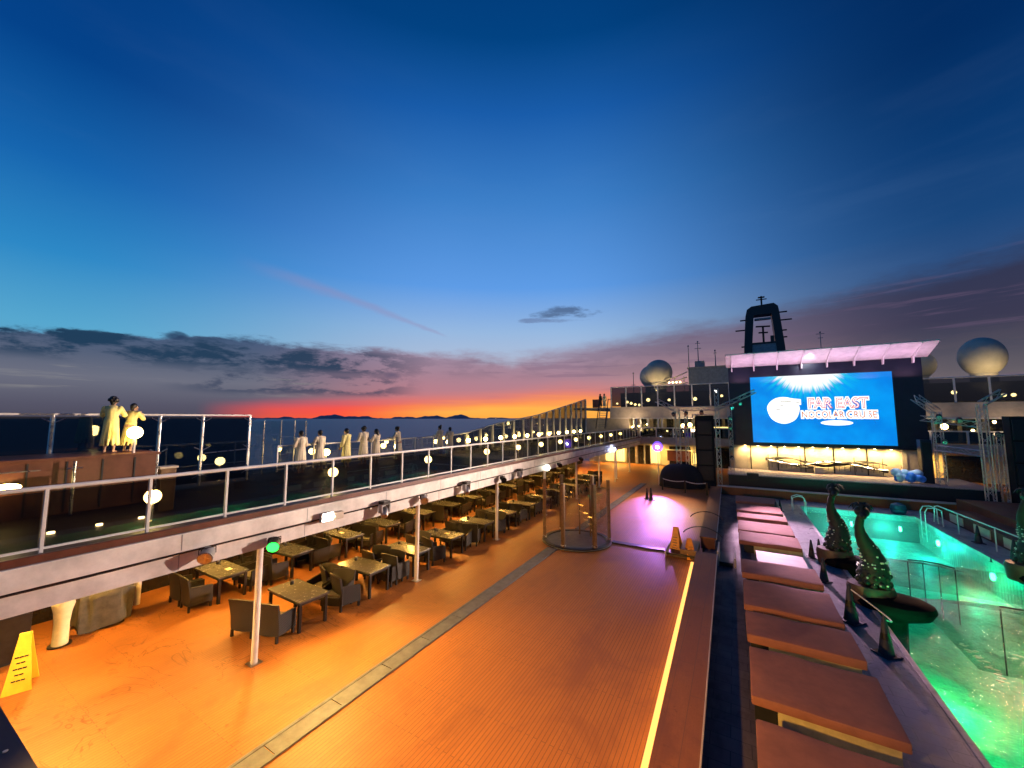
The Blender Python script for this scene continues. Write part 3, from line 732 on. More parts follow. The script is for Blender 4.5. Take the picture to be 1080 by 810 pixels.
for row, x, dyy in (('outer', -13.75, -.3), ('inner', -10.28, 0)):
    for i, y in enumerate(tys):
        if row == 'inner' and i == 12: continue
        y += dyy if i < 2 else 0
        rj = random.uniform(-.05, .05)
        lab = 'stone-topped dining table, %s from the camera in the %s row' % (ORD[i], 'aisle-side' if row == 'inner' else 'sea-side')
        if tb_first: tb0.location = (x, y, 0); tb0['label'] = lab; tb0['group'] = 'dining tables under the side deck'; tb_first = False; tt = tb0
        else: tt = copytree(tb0, (x, y, 0), rj, lab)
        for sx in (-1, 1):
            for s in (-1, 1):
                if random.random() < .06 and i > 1: continue
                cx = x + sx * .40 + random.uniform(-.08, .08); cy_ = y + s * (.74 + random.uniform(-.06, .24))
                if cy_ < 5.2 and row == 'outer': continue
                rz = (0 if s < 0 else math.pi) + random.uniform(-.38, .38)
                lab = 'dark wicker armchair, %s %s side of the %s %s table' % ('aisle-end' if sx > 0 else 'sea-end', 'near' if s < 0 else 'far', ORD[i], 'aisle-side' if row == 'inner' else 'sea-side')
                if ch_first: ch0.location = (cx, cy_, 0); ch0.rotation_euler = (0, 0, rz); ch0['label'] = lab; ch0['group'] = 'wicker armchairs at the dining tables'; ch_first = False
                else: copytree(ch0, (cx, cy_, 0), rz, lab)
        if i < 9:
            a = thing('condiment_jar', 'small dark jar standing on the %s %s dining table' % (ORD[i], 'aisle-side' if row == 'inner' else 'sea-side'), 'jar', (x - .5, y + .12, .741), 0, 'jars on the dining tables')
            MB().lathe([(.045, 0), (.05, .01), (.048, .07), (.03, .09)], (0, 0, 0), 14).build('body', 'darkmetal', a, True, local=True)
            MB().lathe([(.034, .09), (.034, .115), (.0, .12)], (0, 0, 0), 14).build('lid', 'steel', a, True, local=True)
for x, y, n in ((-13.5, 6.2, 'nearest'), (-10.1, 12.35, 'fourth aisle-side'), (-10.2, 16.6, 'sixth aisle-side'), (-13.8, 10.3, 'third sea-side')):
    MBx = MB().box(x - .1, x + .1, y - .07, y + .07, .742, .752, .002).build('folded_napkin', 'offwhite'); tag(MBx, 'small pale folded card lying on the %s dining table' % n, 'card', 'cards on the dining tables')
# things at the near end under the gallery
t = thing('service_counter', 'dark panelled service counter at the near end under the side deck', 'counter', (-14.4, 1.9, 0))
MB().box(-15.4, -13.75, -.6, 2.45, .06, 1.02, .01).build('body', 'darkmetal', t); MB().box(-15.45, -13.70, -.65, 2.5, 1.02, 1.06, .008).build('worktop', 'stone', t)
MB().box(-13.75, -13.72, 2.0, 2.4, .1, 1.0).build('end_post', 'darkmetal', t); MB().box(-15.35, -13.8, -.55, 2.4, 0, .06).build('plinth', 'black', t)
t = thing('covered_stand', 'upright stand wrapped in a pale cream cover beside the dark counter', 'stand', (-13.95, 2.95, 0))
MB().lathe([(.17, 0), (.16, .5), (.19, .75), (.24, .92), (.22, 1.02), (.10, 1.06), (.0, 1.07)], (-13.95, 2.95, .0), 20, 1, .8).build('cover', 'offwhite', t, True)
MB().lathe([(.2, 0), (.2, .03), (0, .03)], (-13.95, 2.95, 0), 16).build('foot', 'black', t)
t = thing('stacked_chairs', 'chairs stacked under a crumpled grey-green tarp beside the cream covered stand', 'covered chairs', (-14.4, 3.6, 0))
mb = MB()
def tarp(u, v):
    a = u * 2 * math.pi; k = 4
    rx = .42 * (1 + .10 * math.sin(5 * a + 2 * v) + .05 * math.sin(11 * a)); z = .95 * v
    sc = 1 if v < .82 else max(0.02, math.cos((v - .82) / .18 * math.pi / 2))
    c = math.copysign(abs(math.cos(a)) ** .6, math.cos(a)); s_ = math.copysign(abs(math.sin(a)) ** .6, math.sin(a))
    return Vector((-14.45 + rx * c * sc * (1.1 - .1 * v), 3.75 + rx * s_ * sc * 1.15, .06 + z + .04 * math.sin(3 * a)))
mb.grid(tarp, 60, 16); bmesh.ops.remove_doubles(mb.bm, verts=mb.bm.verts, dist=.004); mb.build('tarp', 'cloth', t, True)
MB().box(-14.75, -14.1, 3.4, 4.1, .0, .07).build('chair_base', 'black', t)

# ------------------------------------------------------------------ people
def limb(mb, a, b, ra, rb): mb.capsule(a, b, ra, rb, 2)
def hand(mb, wrist, d, up, s):
    d = Vector(d).normalized(); up = Vector(up); side = d.cross(up).normalized(); up = side.cross(d).normalized(); w_ = Vector(wrist)
    palm = w_ + d * .085 * s
    for k in (-1, 0, 1): limb(mb, w_ + side * .012 * k * s, palm + side * .026 * k * s, .018 * s, .015 * s)
    for k, L in zip((-1.5, -.5, .5, 1.5), (.062, .078, .072, .055)):
        b0 = palm + side * .021 * k * s; b1 = b0 + (d * .6 + side * .05 * k - up * .1) * L * s; b2 = b1 + (d * .45 - up * .5) * L * .7 * s
        limb(mb, b0, b1, .0095, .009); limb(mb, b1, b2, .009, .008)
    t0 = w_ + d * .03 * s - side * .022 * s; t1 = t0 + (d * .4 - side * .7) * .045 * s; t2 = t1 + (d * .8 - side * .1 - up * .2) * .035 * s
    limb(mb, t0, t1, .012, .011); limb(mb, t1, t2, .010, .009)
def person(label, loc, face, H=1.66, pose='rail', robe='robe', hair='short', lean=0.0, group=None):
    """faces local +y; loc is where the feet stand"""
    s = H / 1.70
    t = thing('person', label, 'person', loc, face, group)
    hip, knee, ank = .90 * s, .49 * s, .08 * s
    L = lean * s
    sh = Vector((0, L, 1.40 * s)); hd = Vector((0, L + .05 * s, 1.575 * s))
    body = MB()
    arms = []
    for q in (-1, 1):
        hp = Vector((.09 * q * s, 0, hip)); kn = Vector((.095 * q * s, .03 * s, knee)); an = Vector((.10 * q * s, -.02 * s, ank))
        limb(body, hp, kn, .085 * s, .055 * s); limb(body, kn, an, .055 * s, .036 * s)
        limb(body, an + Vector((0, -.03, -.035)) * s, an + Vector((.015 * q, .17, -.05)) * s, .036 * s, .028 * s)
        S0 = sh + Vector((.175 * q * s, 0, -.01 * s))
        if pose == 'rail': E = S0 + Vector((.06 * q, .10, -.27)) * s; W = E + Vector((-.07 * q, .23, .03)) * s
        elif pose == 'photo': E = S0 + Vector((.08 * q, .14, -.22)) * s; W = E + Vector((-.17 * q, .12, .20)) * s
        elif pose == 'side': E = S0 + Vector((.06 * q, -.02, -.28)) * s; W = E + Vector((.0, .06, -.25)) * s
        elif pose == 'crossed': E = S0 + Vector((.07 * q, .04, -.27)) * s; W = E + Vector((-.20 * q, .18, .04)) * s
        else:
            if q > 0: E = S0 + Vector((.10, .13, -.20)) * s; W = E + Vector((-.06, .20, .10)) * s
            else: E = S0 + Vector((-.06, .0, -.28)) * s; W = E + Vector((.03, .14, -.20)) * s
        limb(body, S0, E, .047 * s, .038 * s); limb(body, E, W, .037 * s, .026 * s)
        hand(body, W, (W - E), Vector((0, .2, 1)), s); arms.append((S0, E, W))
    limb(body, (0, 0, hip), (0, L * .5, 1.08 * s), .125 * s, .115 * s); limb(body, (0, L * .5, 1.08 * s), sh + Vector((0, 0, -.1 * s)), .115 * s, .13 * s)
    for q in (-1, 1): limb(body, sh + Vector((.14 * q * s, 0, -.03 * s)), (0, L * .7, 1.2 * s), .06 * s, .11 * s)
    limb(body, sh, hd + Vector((0, -.03 * s, -.05 * s)), .055 * s, .05 * s)
    body.ball(hd + Vector((0, -.005, .03)) * 1, .098 * s, 3, (.86, 1, 1.14))
    limb(body, hd + Vector((0, .035, -.03)) * 1, hd + Vector((0, .065, -.075)), .055 * s, .03 * s)      # jaw and chin
    limb(body, hd + Vector((0, .09, .035)), hd + Vector((0, .112, -.005)), .010, .014)                  # nose
    limb(body, hd + Vector((-.025, .092, -.042)), hd + Vector((.025, .092, -.042)), .009, .009)         # lips
    for q in (-1, 1): limb(body, hd + Vector((.085 * q * s, -.005, .035)), hd + Vector((.083 * q * s, 0, -.005)), .016, .011)
    bd = body.build('body', 'skin', t, 'all', local=True, remesh=.0085, smoothit=1)
    mb = MB()
    for q in (-1, 1): mb.ball(hd + Vector((.034 * q, .083, .028)), .011, 2)
    mb.build('eyes', 'black', t, True, local=True)
    # bath robe: skirt, chest, sleeves
    r = MB()
    for i in range(12):
        a = 2 * math.pi * i / 12
        limb(r, Vector((.10 * math.cos(a), .06 * math.sin(a), 1.05)) * s + Vector((0, L * .5, 0)), Vector(((.20 + .015 * (i % 2)) * math.cos(a), (.16 + .02 * (i % 2)) * math.sin(a), .24)) * s, .07 * s, .03 * s)
    limb(r, (0, 0, .55 * s), (0, 0, .8 * s), .13 * s, .14 * s)
    limb(r, Vector((0, L * .5, 1.0 * s)), sh + Vector((0, 0, -.08 * s)), .145 * s, .15 * s)
    for q in (-1, 1): limb(r, sh + Vector((.15 * q * s, 0, -.03 * s)), Vector((0, L * .7, 1.15 * s)), .075 * s, .13 * s)
    limb(r, sh + Vector((-.07 * s, -.03 * s, .03 * s)), sh + Vector((.07 * s, -.03 * s, .03 * s)), .05 * s, .05 * s)
    for S0, E, W in arms: limb(r, S0, E, .075 * s, .072 * s); limb(r, E, E + (W - E) * .72, .070 * s, .075 * s)
    r.build('robe', robe, t, 'all', local=True, remesh=.014, smoothit=2)
    b2 = MB()
    b2.lathe([(.158, -.03), (.165, 0), (.158, .03)], (0, L * .5, 1.02 * s), 24, s, s * .95); b2.build('belt', robe, t, True, local=True)
    hh = MB(); hc = hd + Vector((0, -.022, .05))
    hh.ball(hc, .104 * s, 3, (.93, 1.0, 1.02))
    limb(hh, hc + Vector((0, -.03, 0)), hc + Vector((0, -.05, -.09)), .085 * s, .05 * s)
    if hair == 'bun': hh.ball(hc + Vector((0, -.07, .09)), .055 * s, 2)
    if hair == 'long':
        limb(hh, hc + Vector((0, -.05, -.05)), hc + Vector((0, -.10, -.30)), .095 * s, .055 * s)
    if hair == 'curly':
        for k in range(26):
            a = random.uniform(0, 6.28); z = random.uniform(-.2, 1)
            hh.ball(hc + Vector((math.cos(a) * math.sqrt(max(0, 1 - z * z)), math.sin(a) * math.sqrt(max(0, 1 - z * z)) - .1, z)) * .105 * s, .032, 1)
    hh.build('hair', 'hair', t, 'all', local=True, remesh=.011, smoothit=1)
    return t
FL = 3.201
W_ = R(90)          # facing out to sea
person('person in a white robe behind the clear wind screen panels', (-14.5, 8.9, FL), W_, 1.60, 'crossed', 'robe', 'short')
person('person in a pale robe just right of the clear wind screen panels', (-14.6, 9.75, FL), W_, 1.60, 'rail', 'robe', 'short')
person('person in a bright yellow-lit robe with arms raised beside a rail lamp', (-14.55, 10.95, FL), W_ + .2, 1.64, 'wide', 'robe_lit', 'short')
person('tallest person in a cream robe at the outer rail, arms folded', (-14.75, 12.0, FL), W_ - .1, 1.70, 'crossed', 'robe', 'curly')
person('person with long dark hair in a cream robe at the outer rail', (-14.55, 12.55, FL), W_ + .15, 1.58, 'rail', 'robe', 'long')
person('person in a cream robe leaning forward over the outer rail alone', (-14.7, 14.1, FL), W_ + .25, 1.66, 'rail', 'robe', 'curly', .10)
person('person with hair tied up, left of the far pair at the outer rail', (-14.6, 17.1, FL), W_, 1.66, 'rail', 'robe', 'bun')
person('shorter person right of the far pair at the outer rail', (-14.4, 17.75, FL), W_ - .3, 1.56, 'photo', 'robe', 'short')

# raised teak platform with two people
t = thing('hot_tub_platform', 'raised red-brown teak platform with two people on top', 'platform', (-13.6, 1.5, 3.2))
MB().box(-14.5, -12.9, -3.8, 4.1, 3.205, 4.38).build('side_panel', 'teakpanel', t)
MB().box(-14.52, -12.82, -3.85, 4.16, 4.38, 4.44, .01).build('rim', 'teakpanel', t)
MB().box(-12.89, -12.86, -3.6, 2.2, 4.18, 4.20).build('trim_strip', 'steel', t)
mb = MB()
for k in range(14): mb.box(-12.897, -12.885, -3.6 + .56 * k, -3.57 + .56 * k, 3.25, 4.34)
mb.build('panel_joints', 'black', t)
for y in (.9, 2.65):
    po = MB().cyl((-12.7, y, 3.2), (-12.7, y, 4.75 if y < 1 else 4.35), .03, 10).build('steel_post', 'steel', t, True)
    MB().cyl((-12.7, y - .12, 4.2), (-12.7, y + .12, 4.2), .015, 6).build('clamp', 'steel', po)
person('person in a long robe coloured lamp-yellow standing on the teak platform, photographing the sunset', (-13.55, 3.38, 4.44), W_ - .5, 1.36, 'photo', 'robe_lit', 'curly')
person('person in a white robe coloured lamp-yellow bending beside a lamp on the teak platform', (-13.62, 3.74, 4.44), W_ - .9, 1.22, 'photo', 'robe_lit', 'short', .10)
t = thing('deck_lamp', 'very bright lit globe lamp at the end of the teak platform', 'lamp', (-13.0, 3.68, 4.44))
MB().cyl((-13.0, 3.68, 4.44), (-13.0, 3.68, 4.86), .03, 10).build('post', 'white', t); MB().ball((-13.0, 3.68, 4.94), .15, 3).build('globe', 'globe', t, True)
t = thing('deck_lamp', 'wide lit lamp on the front face of the teak platform', 'lamp', (-12.8, 1.9, 3.9))
MB().box(-12.86, -12.80, 1.55, 1.95, 3.82, 3.98, .02).build('bracket', 'darkmetal', t); MB().ball((-12.76, 1.75, 3.9), .1, 3, (.5, 2.0, .8)).build('lens', 'globe', t, True)
for k in range(6):
    o = MB().cyl((-10.9, .2 + .62 * k, 3.202), (-10.9, .2 + .62 * k, 3.235), .05, 12).build('floor_light', 'bulbs'); tag(o, 'small round floor light set in the gallery deck by the teak platform', 'floor light', 'floor lights in the near gallery deck')
t = thing('pedestal', 'narrow brown wooden pedestal post behind the railing by the teak platform', 'pedestal', (-11.4, 3.85, 3.2))
MB().box(-11.52, -11.32, 3.7, 3.98, 3.202, 4.15, .01).build('post', 'bronze', t); MB().box(-11.55, -11.29, 3.67, 4.01, 4.15, 4.2, .01).build('cap', 'beige', t)

# ------------------------------------------------------------------ daybeds
db = None
spans = [(6.2, 7.75), (8.32, 10.05), (10.5, 11.72), (12.15, 14.0), (14.5, 15.85), (18.2, 19.75), (19.95, 21.75), (22.3, 23.35), (24.05, 25.8), (26.6, 28.5)]
where = ['cut by the bottom edge', 'second from the camera', 'third from the camera', 'fourth from the camera', 'fifth, last before the gap', 'first after the gap', 'second after the gap', 'narrow third one after the gap', 'fourth after the gap', 'furthest, by the pool end wall']
for i, ((a, b2), wh) in enumerate(zip(spans, where)):
    if i in (2, 4, 7): top = .50
    else: top = .47
    t = thing('daybed', 'wide red-brown daybed beside the pool, ' + wh, 'daybed', (1.0, (a + b2) / 2, 0), random.uniform(-.014, .014), 'daybeds beside the pool')
    dxx = -.012 * (a - 8)
    MB().box(.42, 1.98, a + .10, b2 - .08, .0, .30, .01).build('base', 'basecream', t)
    MB().box(.08, .415, a + .12, b2 - .10, .0, .27, .01).build('storage_box', 'black', t)
    mb = MB()
    y0, y1 = a, b2
    def top_(u, v, z, x0=.04 + dxx, x1=2.08 + dxx):
        x = x0 + (x1 - x0) * u; y = y0 + (y1 - y0) * v
        sag = .012 * math.sin(7 * u + i) * math.sin(5 * v + 2 * i)
        return Vector((x, y, z + sag))
    b = mb.box(.04 + dxx, 2.08 + dxx, a, b2, .31, top, .035)
    bmesh.ops.subdivide_edges(mb.bm, edges=[e_ for e_ in mb.bm.edges if e_.calc_length() > .4], cuts=7, use_grid_fill=True)
    for v in mb.bm.verts:
        if v.co.z > top - .01: v.co.z += .010 * math.sin(4.5 * v.co.x + 1.7 * i) * math.sin(4.2 * v.co.y) - .008 * (math.exp(-((v.co.x - 1.05) / .03) ** 2))
    mb.build('mattress', 'mattress', t, True)
    MB().box(.045 + dxx, 2.075 + dxx, a + .005, b2 - .005, .385, .395).build('piping', 'brownbasin', t)
t = thing('side_table', 'low pale side table in the gap between the daybeds', 'side table', (.9, 17.1, 0))
MB().box(.45, 1.9, 16.3, 17.7, .26, .31, .01).build('top', 'beige', t)
for x in (.5, 1.85):
    for y in (16.35, 17.65): MB().box(x - .03, x + .03, y - .03, y + .03, 0, .26).build('leg', 'steel', t)

# ------------------------------------------------------------------ cones
def cone(h):
    t = thing('traffic_cone', 'x', 'cone')
    MB().lathe([(.045 + .115 * h, .03), (.035, h * .97), (.02, h), (0, h)], (0, 0, 0), 20).build('body', 'rubber', t, True, local=True)
    MB().box(-.16 * h - .06, .16 * h + .06, -.16 * h - .06, .16 * h + .06, .0, .03, .008).build('base', 'rubber', t, local=True)
    MB().lathe([(.04 + .115 * h * .62, h * .40), (.04 + .115 * h * .44, h * .58)], (0, 0, 0), 20).build('band', 'darkmetal', t, True, local=True)
    return t
c0 = cone(.85); cf = True
for x, y, sc, lab in ((2.30, 18.9, .95, 'dark cone on the pool side, left of the rear serpent sculpture'), (2.62, 19.5, .85, 'dark cone furthest back of the two beside the rear serpent'), (2.28, 16.4, 1.05, 'slim dark cone beside the daybeds, near the gap'), (2.40, 13.6, 1.35, 'tall dark cone holding the rope left of the front serpent'), (2.72, 12.15, 1.2, 'dark cone at the near end of the rope'), (1.72, 26.2, 1.0, 'dark cone at the far end of the daybeds'), (2.0, 27.2, .9, 'dark cone beside the pool end wall'),
                      (-5.25, 26.9, 1.0, 'left one of two dark cones standing in the purple light'), (-4.95, 26.6, 1.15, 'right one of two dark cones standing in the purple light'), (8.75, 24.6, 1.05, 'far dark cone on the right pool edge'), (8.75, 22.1, 1.15, 'near dark cone on the right pool edge'), (7.95, 21.6, .25, 'tiny dark cone at the water line of the right pool edge')):
    if cf: c0.location = (x, y, 0); c0.scale = (sc * .82,) * 3; c0['label'] = lab; cf = False
    else: copytree(c0, (x, y, 0.012 if x == 7.95 else 0), random.uniform(0, 1), lab, None, sc * .82)
pts = []
for k in range(33):
    u = k / 32; pts.append((2.40 + .32 * u + .40 * math.sin(math.pi * u), 13.6 - 1.45 * u, 0.84 - .08 * u - .26 * math.sin(math.pi * u)))
tag(MB().tube(pts, .016, 6).build('barrier_rope', 'rope', smooth=True), 'pale rope sagging between two dark cones by the front serpent', 'rope')
pts = [(2.30 + .55 * math.sin(math.pi * k / 20), 18.9 - 1.9 * k / 20, .75 - .35 * math.sin(math.pi * k / 20)) for k in range(21)]

# ------------------------------------------------------------------ serpent sculptures
def serpent(label, x, y, h, leanx, seed):
    rnd = random.Random(seed)
    t = thing('serpent_sculpture', label, 'sculpture', (x, y, 0))
    MB().lathe([(.22, -1.39), (.26, -.3), (.74, -.10), (.86, .10), (.82, .22), (.66, .30), (.4, .34), (0, .35)], (x, y, 0), 44, 1, .72).build('basin', 'basin', t, True)
    pl = MB().lathe([(.46, -.02), (.50, .40), (.46, .52), (0, .54)], (x - .45, y + .1, 0), 28, 1.1, .85).build('plinth', 'brownbasin', t, True)
    pts, rad = [], []
    for k in range(29):
        u = k / 28
        px_ = x - .36 + leanx * u + .15 * math.sin(u * 5.4 + .6) * min(1, u * 2)
        pts.append((px_, y + .15 + .10 * math.sin(u * 4), .55 + (h - .55) * u))
        rad.append((.29 * max(0, 1 - u * 1.25) ** 1.1 + .118 - .03 * u) * (1 + .05 * math.sin(u * 60)) * (.85 + .2 * math.sin(min(1, u * 4) * math.pi / 2)))
    mb = MB().tube(pts, rad, 20)
    for k in range(5):                                    # coiled side folds with scales
        u = .02 + .05 * k
        i = int(u * 28); p = Vector(pts[i])
        for q in range(7):
            a = q / 7 * 6.283 + k * .5
            mb.ball(p + Vector((math.cos(a), math.sin(a), 0)) * rad[i] * .95, .085 - .010 * k, 2, (1, 1, 1.15))
    mb.build('body', 'serpent', t, True)
    mb = MB()
    for k in range(70):
        i = rnd.randint(1, 15); a = rnd.uniform(0, 6.283)
        mb.ball(Vector(pts[i]) + Vector((math.cos(a), math.sin(a), 0)) * rad[i] * 1.08, rnd.choice((.014, .02, .03)), 1)
    mb.build('studs', 'pearl', t, True)
    hd = Vector(pts[-1])
    hb = MB().ball(hd + Vector((-.03, -.05, .02)), .17, 3, (1, 1.25, .9)).capsule(hd + Vector((-.02, -.1, .0)), hd + Vector((-.06, -.36, -.06)), .12, .07).build('head', 'serpent', t, True)
    mb = MB()
    for k in range(9):
        a = k / 9 * 6.283 + .2; l = rnd.uniform(.20, .34)
        p = [hd + Vector((math.cos(a) * l * q, math.sin(a) * l * q, .10 + .20 * math.sin(q * 2.4) - .16 * q * q)) for q in (0, .25, .5, .75, 1)]
        mb.tube(p, [.035, .06, .065, .05, .012], 8, True, .45)
    mb.build('crest', 'serpent', t, True)
    return t
serpent('front serpent sculpture rising from its dark basin, long neck leaning left', 3.62, 15.1, 2.55, -.10, 1)
serpent('rear serpent sculpture by the pool, partly behind the front one', 3.40, 18.5, 2.6, .06, 2)
serpent('serpent sculpture on the right pool edge, cut by the picture edge', 8.6, 19.75, 2.7, .1, 3)

# pool nets on poles
m, nt, b = newmat('net'); M['net'] = m
out = nt.nodes['Material Output']; o_ = objcoord(nt)
tr = nt.nodes.new('ShaderNodeBsdfTransparent')
b.inputs['Base Color'].default_value = (.004, .02, .02, 1); b.inputs['Roughness'].default_value = .8
spx = nt.nodes.new('ShaderNodeSeparateXYZ'); nt.links.new(o_, spx.inputs[0])
def cell(s_): 
    return ((V(nt, s_) * 42.0)._op('FRACT') - .5).f('ABSOLUTE').step(.27, .40)
k_ = cell(spx.outputs[0]).mx(cell(spx.outputs[1])).mn(1.0) * .85
mx = nt.nodes.new('ShaderNodeMixShader'); nt.links.new(k_.s, mx.inputs[0]); nt.links.new(tr.outputs[0], mx.inputs[1]); nt.links.new(b.outputs[0], mx.inputs[2]); nt.links.new(mx.outputs[0], out.inputs[0])
def net(label, x0, x1, y0, y1, peaks):
    t = thing('pool_net', label, 'net', ((x0 + x1) / 2, (y0 + y1) / 2, 0))
    def fn(u, v):
        x = x0 + (x1 - x0) * u; y = y0 + (y1 - y0) * v
        z = -.06
        for px_, py_, h, s in peaks: z = max(z, -.06 + h * math.exp(-math.sqrt(((x - px_) / s) ** 2 + ((y - py_) / (s * .7)) ** 2 + .02) * 1.25))
        e_ = min(u, 1 - u, v, 1 - v) * 8
        return Vector((x, y, -.08 + (z + .08) * min(1, e_)))
    MB().grid(fn, 56, 40).build('mesh', 'net', t, True)
    mb = None
    for px_, py_, h, s in peaks:
        MB().cyl((px_, py_, -1.4), (px_, py_, h * .66), .016, 8).build('pole', 'darkmetal', t)
    ps = [(px_, py_, h * .80) for px_, py_, h, s in peaks]
    if len(ps) > 1: MB().tube(ps, .022, 8).build('ridge_pole', 'darkmetal', t)
net('dark safety net humped over four poles across the middle of the pool', 4.0, 7.9, 17.4, 20.6, [(5.0, 19.0, .46, 1.2), (5.35, 18.9, .52, 1.2), (5.7, 18.8, .52, 1.2), (6.05, 18.7, .46, 1.3)])
net('larger dark safety net peaked like a tent over the near part of the pool', 4.3, 8.1, 12.6, 16.6, [(5.85, 15.7, .42, 1.9), (6.2, 15.1, .66, 1.8), (6.8, 13.9, .40, 1.9)])

# pool rails, end wall, right side
structure(MB().box(-1.29, 24, 31.3, 31.75, -.3, .50).build('pool_end_wall', 'wallwood'))
structure(MB().box(-1.30, 24, 31.26, 31.79, .50, .55, .006).build('pool_end_wall_cap', 'beige'))
def rail(label, pts, posts, name='handrail', m='white', r=.025):
    t = thing(name, label, 'handrail', posts[0])
    MB().tube(pts, r, 8).build('rail', m, t, True)
    for x, y, z0, z1 in [(p[0], p[1], p[2], p[3]) for p in posts2]: MB().cyl((x, y, z0), (x, y, z1), r * .9, 8).build('post', m, t)
def hoop(label, x, y, w_, dirx):
    t = thing('pool_ladder', label, 'pool ladder', (x, y, 0))
    for q in (0, w_):
        MB().tube([(x, y + q, -.8), (x, y + q, .6), (x - .1 * dirx, y + q, .82), (x - .35 * dirx, y + q, .86), (x - .6 * dirx, y + q, .75), (x - .62 * dirx, y + q, 0)], .024, 8).build('rail', 'white', t, True)
    for z in (-.25, -.5): MB().box(x - .03, x + .03, y, y + w_, z, z + .03).build('rung', 'steel', t)
hoop('white pool ladder at the far left corner of the pool', 3.25, 27.6, .5, 1)
hoop('white pool ladder at the far right corner of the pool', 8.0, 27.4, .55, -1)
t = thing('handrail', 'long white handrail sloping along the right side of the pool', 'handrail', (8.9, 24, 0))
MB().tube([(8.55, 28.2, .05), (8.55, 28.0, .85), (8.6, 27.8, .92), (8.95, 20.6, .92), (9.0, 20.4, .85), (9.0, 20.4, .02)], .028, 8).build('rail', 'white', t, True)
for y in (26, 23.4): MB().cyl((8.55 + (28 - y) * .055, y, 0), (8.55 + (28 - y) * .055, y, .92), .024, 8).build('post', 'white', t)
t = thing('bench_wall', 'low red-brown stepped bench on the right of the pool with pale lit panels', 'bench', (9.8, 24, 0))
MB().box(9.35, 10.4, 15, 29.5, .001, .50).build('body', 'redwood', t); MB().box(10.4, 14, 15, 31.2, .001, .85).build('upper_step', 'redwood', t)
for k in range(6): MB().box(9.31, 9.349, 16.0 + 2.3 * k, 17.3 + 2.3 * k, .06, .44, .004).build('pale_panel', 'cream', t)
t = thing('pool_float', 'round blue cover standing by the far right pool ladder', 'float', (7.7, 29.9, 0))
MB().lathe([(.0, .0), (.30, .02), (.36, .22), (.30, .46), (.1, .56), (0, .57)], (7.7, 30.0, 0.0), 20).build('cover', mat('teal_vinyl', (.01, .10, .16, 1), .5), t, True)
MB().tube([(7.7 + .35 * math.cos(a / 10 * math.pi), 30 + .35 * math.sin(a / 10 * math.pi), .24) for a in range(21)], .02, 6).build('rim_rope', 'black', t, True)
# rows of white specks on the water
o = MB()
rr = random.Random(3)
for a in range(4):
    for k in range(26):
        u = k / 26
        o.ball((4.55 + a * .75 + rr.uniform(-.10, .10), 13.9 - 1.7 * u + rr.uniform(-.1, .1), -.115), rr.uniform(.015, .05), 1, (1.6, 1, .35))
tag(o.build('specks', 'pearl', smooth=True), 'lines of white foam lying on the green pool water', 'specks', kind='stuff')
# awning edge near the camera
t = thing('deck_roof', 'dark navy roof edge with white bolts directly below the camera', 'roof', (-6, -1, 2.4))
MB().prism([(-9.0, .95, 2.38), (-3.4, 1.02, 2.38), (-3.4, -4, 2.38), (-9.0, -4, 2.38)], (0, 0, .12)).build('panel', 'navy', t)
mb = MB()
for k in range(4): mb.cyl((-6.0 + .55 * k, .90, 2.501), (-6.0 + .55 * k, .90, 2.508), .016, 10)
mb.build('bolts', 'white', t)

# ------------------------------------------------------------------ stage
t = thing('stage', 'black-fronted stage under the big screen with pinkish boards', 'stage', (6, 34, 0))
MB().box(-.6, 12.6, 32.5, 37.2, 0, 1.22).build('skirt', 'black', t)
MB().box(-.65, 12.65, 32.44, 37.25, 1.224, 1.28).build('stage_boards', 'stagewood', t)
for x in (.9,): MB().box(x - .35, x + .35, 32.38, 32.9, 1.0, 1.40, .02).build('monitor_wedge', 'black', t)
# backdrop
t = thing('stage_backdrop', 'warm-lit cream backdrop wall below the screen with a wavy metal ornament', 'backdrop', (5, 36.5, 1.28))
MB().box(-.2, 11.2, 36.4, 36.55, 1.285, 3.2).build('wall', 'cream', t)
for x in (.95, 2.72, 4.42, 6.1, 7.95): MB().box(x - .035, x + .035, 36.36, 36.40, 1.29, 3.14).build('divider', 'darkmetal', t)
MB().box(9.7, 9.95, 36.2, 36.4, 1.29, 3.1).build('side_pillar', 'beige', t); MB().box(9.95, 11.15, 36.25, 36.39, 1.29, 3.1).build('side_panel', 'beige', t); MB().box(-.15, .75, 36.3, 36.39, 1.29, 3.1).build('side_panel', 'beige', t)
for k, (ph, z0, am) in enumerate(((0, 2.1, .22), (1.3, 1.95, .26), (2.4, 2.05, .18))):
    pts = [(1.9 + 7.0 * u / 60, 36.15 - .06 * k, z0 + am * math.sin(u / 60 * 9 + ph) - .12 * u / 60) for u in range(61)]
    MB().tube(pts, [.05 + .14 * abs(math.sin(u / 60 * 9 + ph + .8)) for u in range(61)], 8, True, .5).build('wave_ornament', 'steel' if k == 2 else 'darkmetal', t, True)
o = MB()
for k in range(22): o.box(2.0 + .31 * k, 2.02 + .31 * k, 36.24, 36.28, 1.5, 2.0 + .15 * math.sin(k))
o.build('ornament_rods', 'darkmetal', t)
for x in (2.1, 4.1, 7.2, 8.7): MB().cyl((x, 36.2, 1.3), (x, 36.2, 2.5), .02, 8).build('ornament_post', 'darkmetal', t)
for k in range(11):
    x = .6 + .86 * k
    MB().cyl((x, 36.2, 3.13), (x, 36.2, 3.16), .06, 12).build('downlight', 'bulbs', t)
    lamp('SPOT', 'backdrop_light', (x, 35.95, 3.10), 200, (1, .68, .26), size=.1, target=(x, 36.3, 1.3), angle=165, blend=.9)
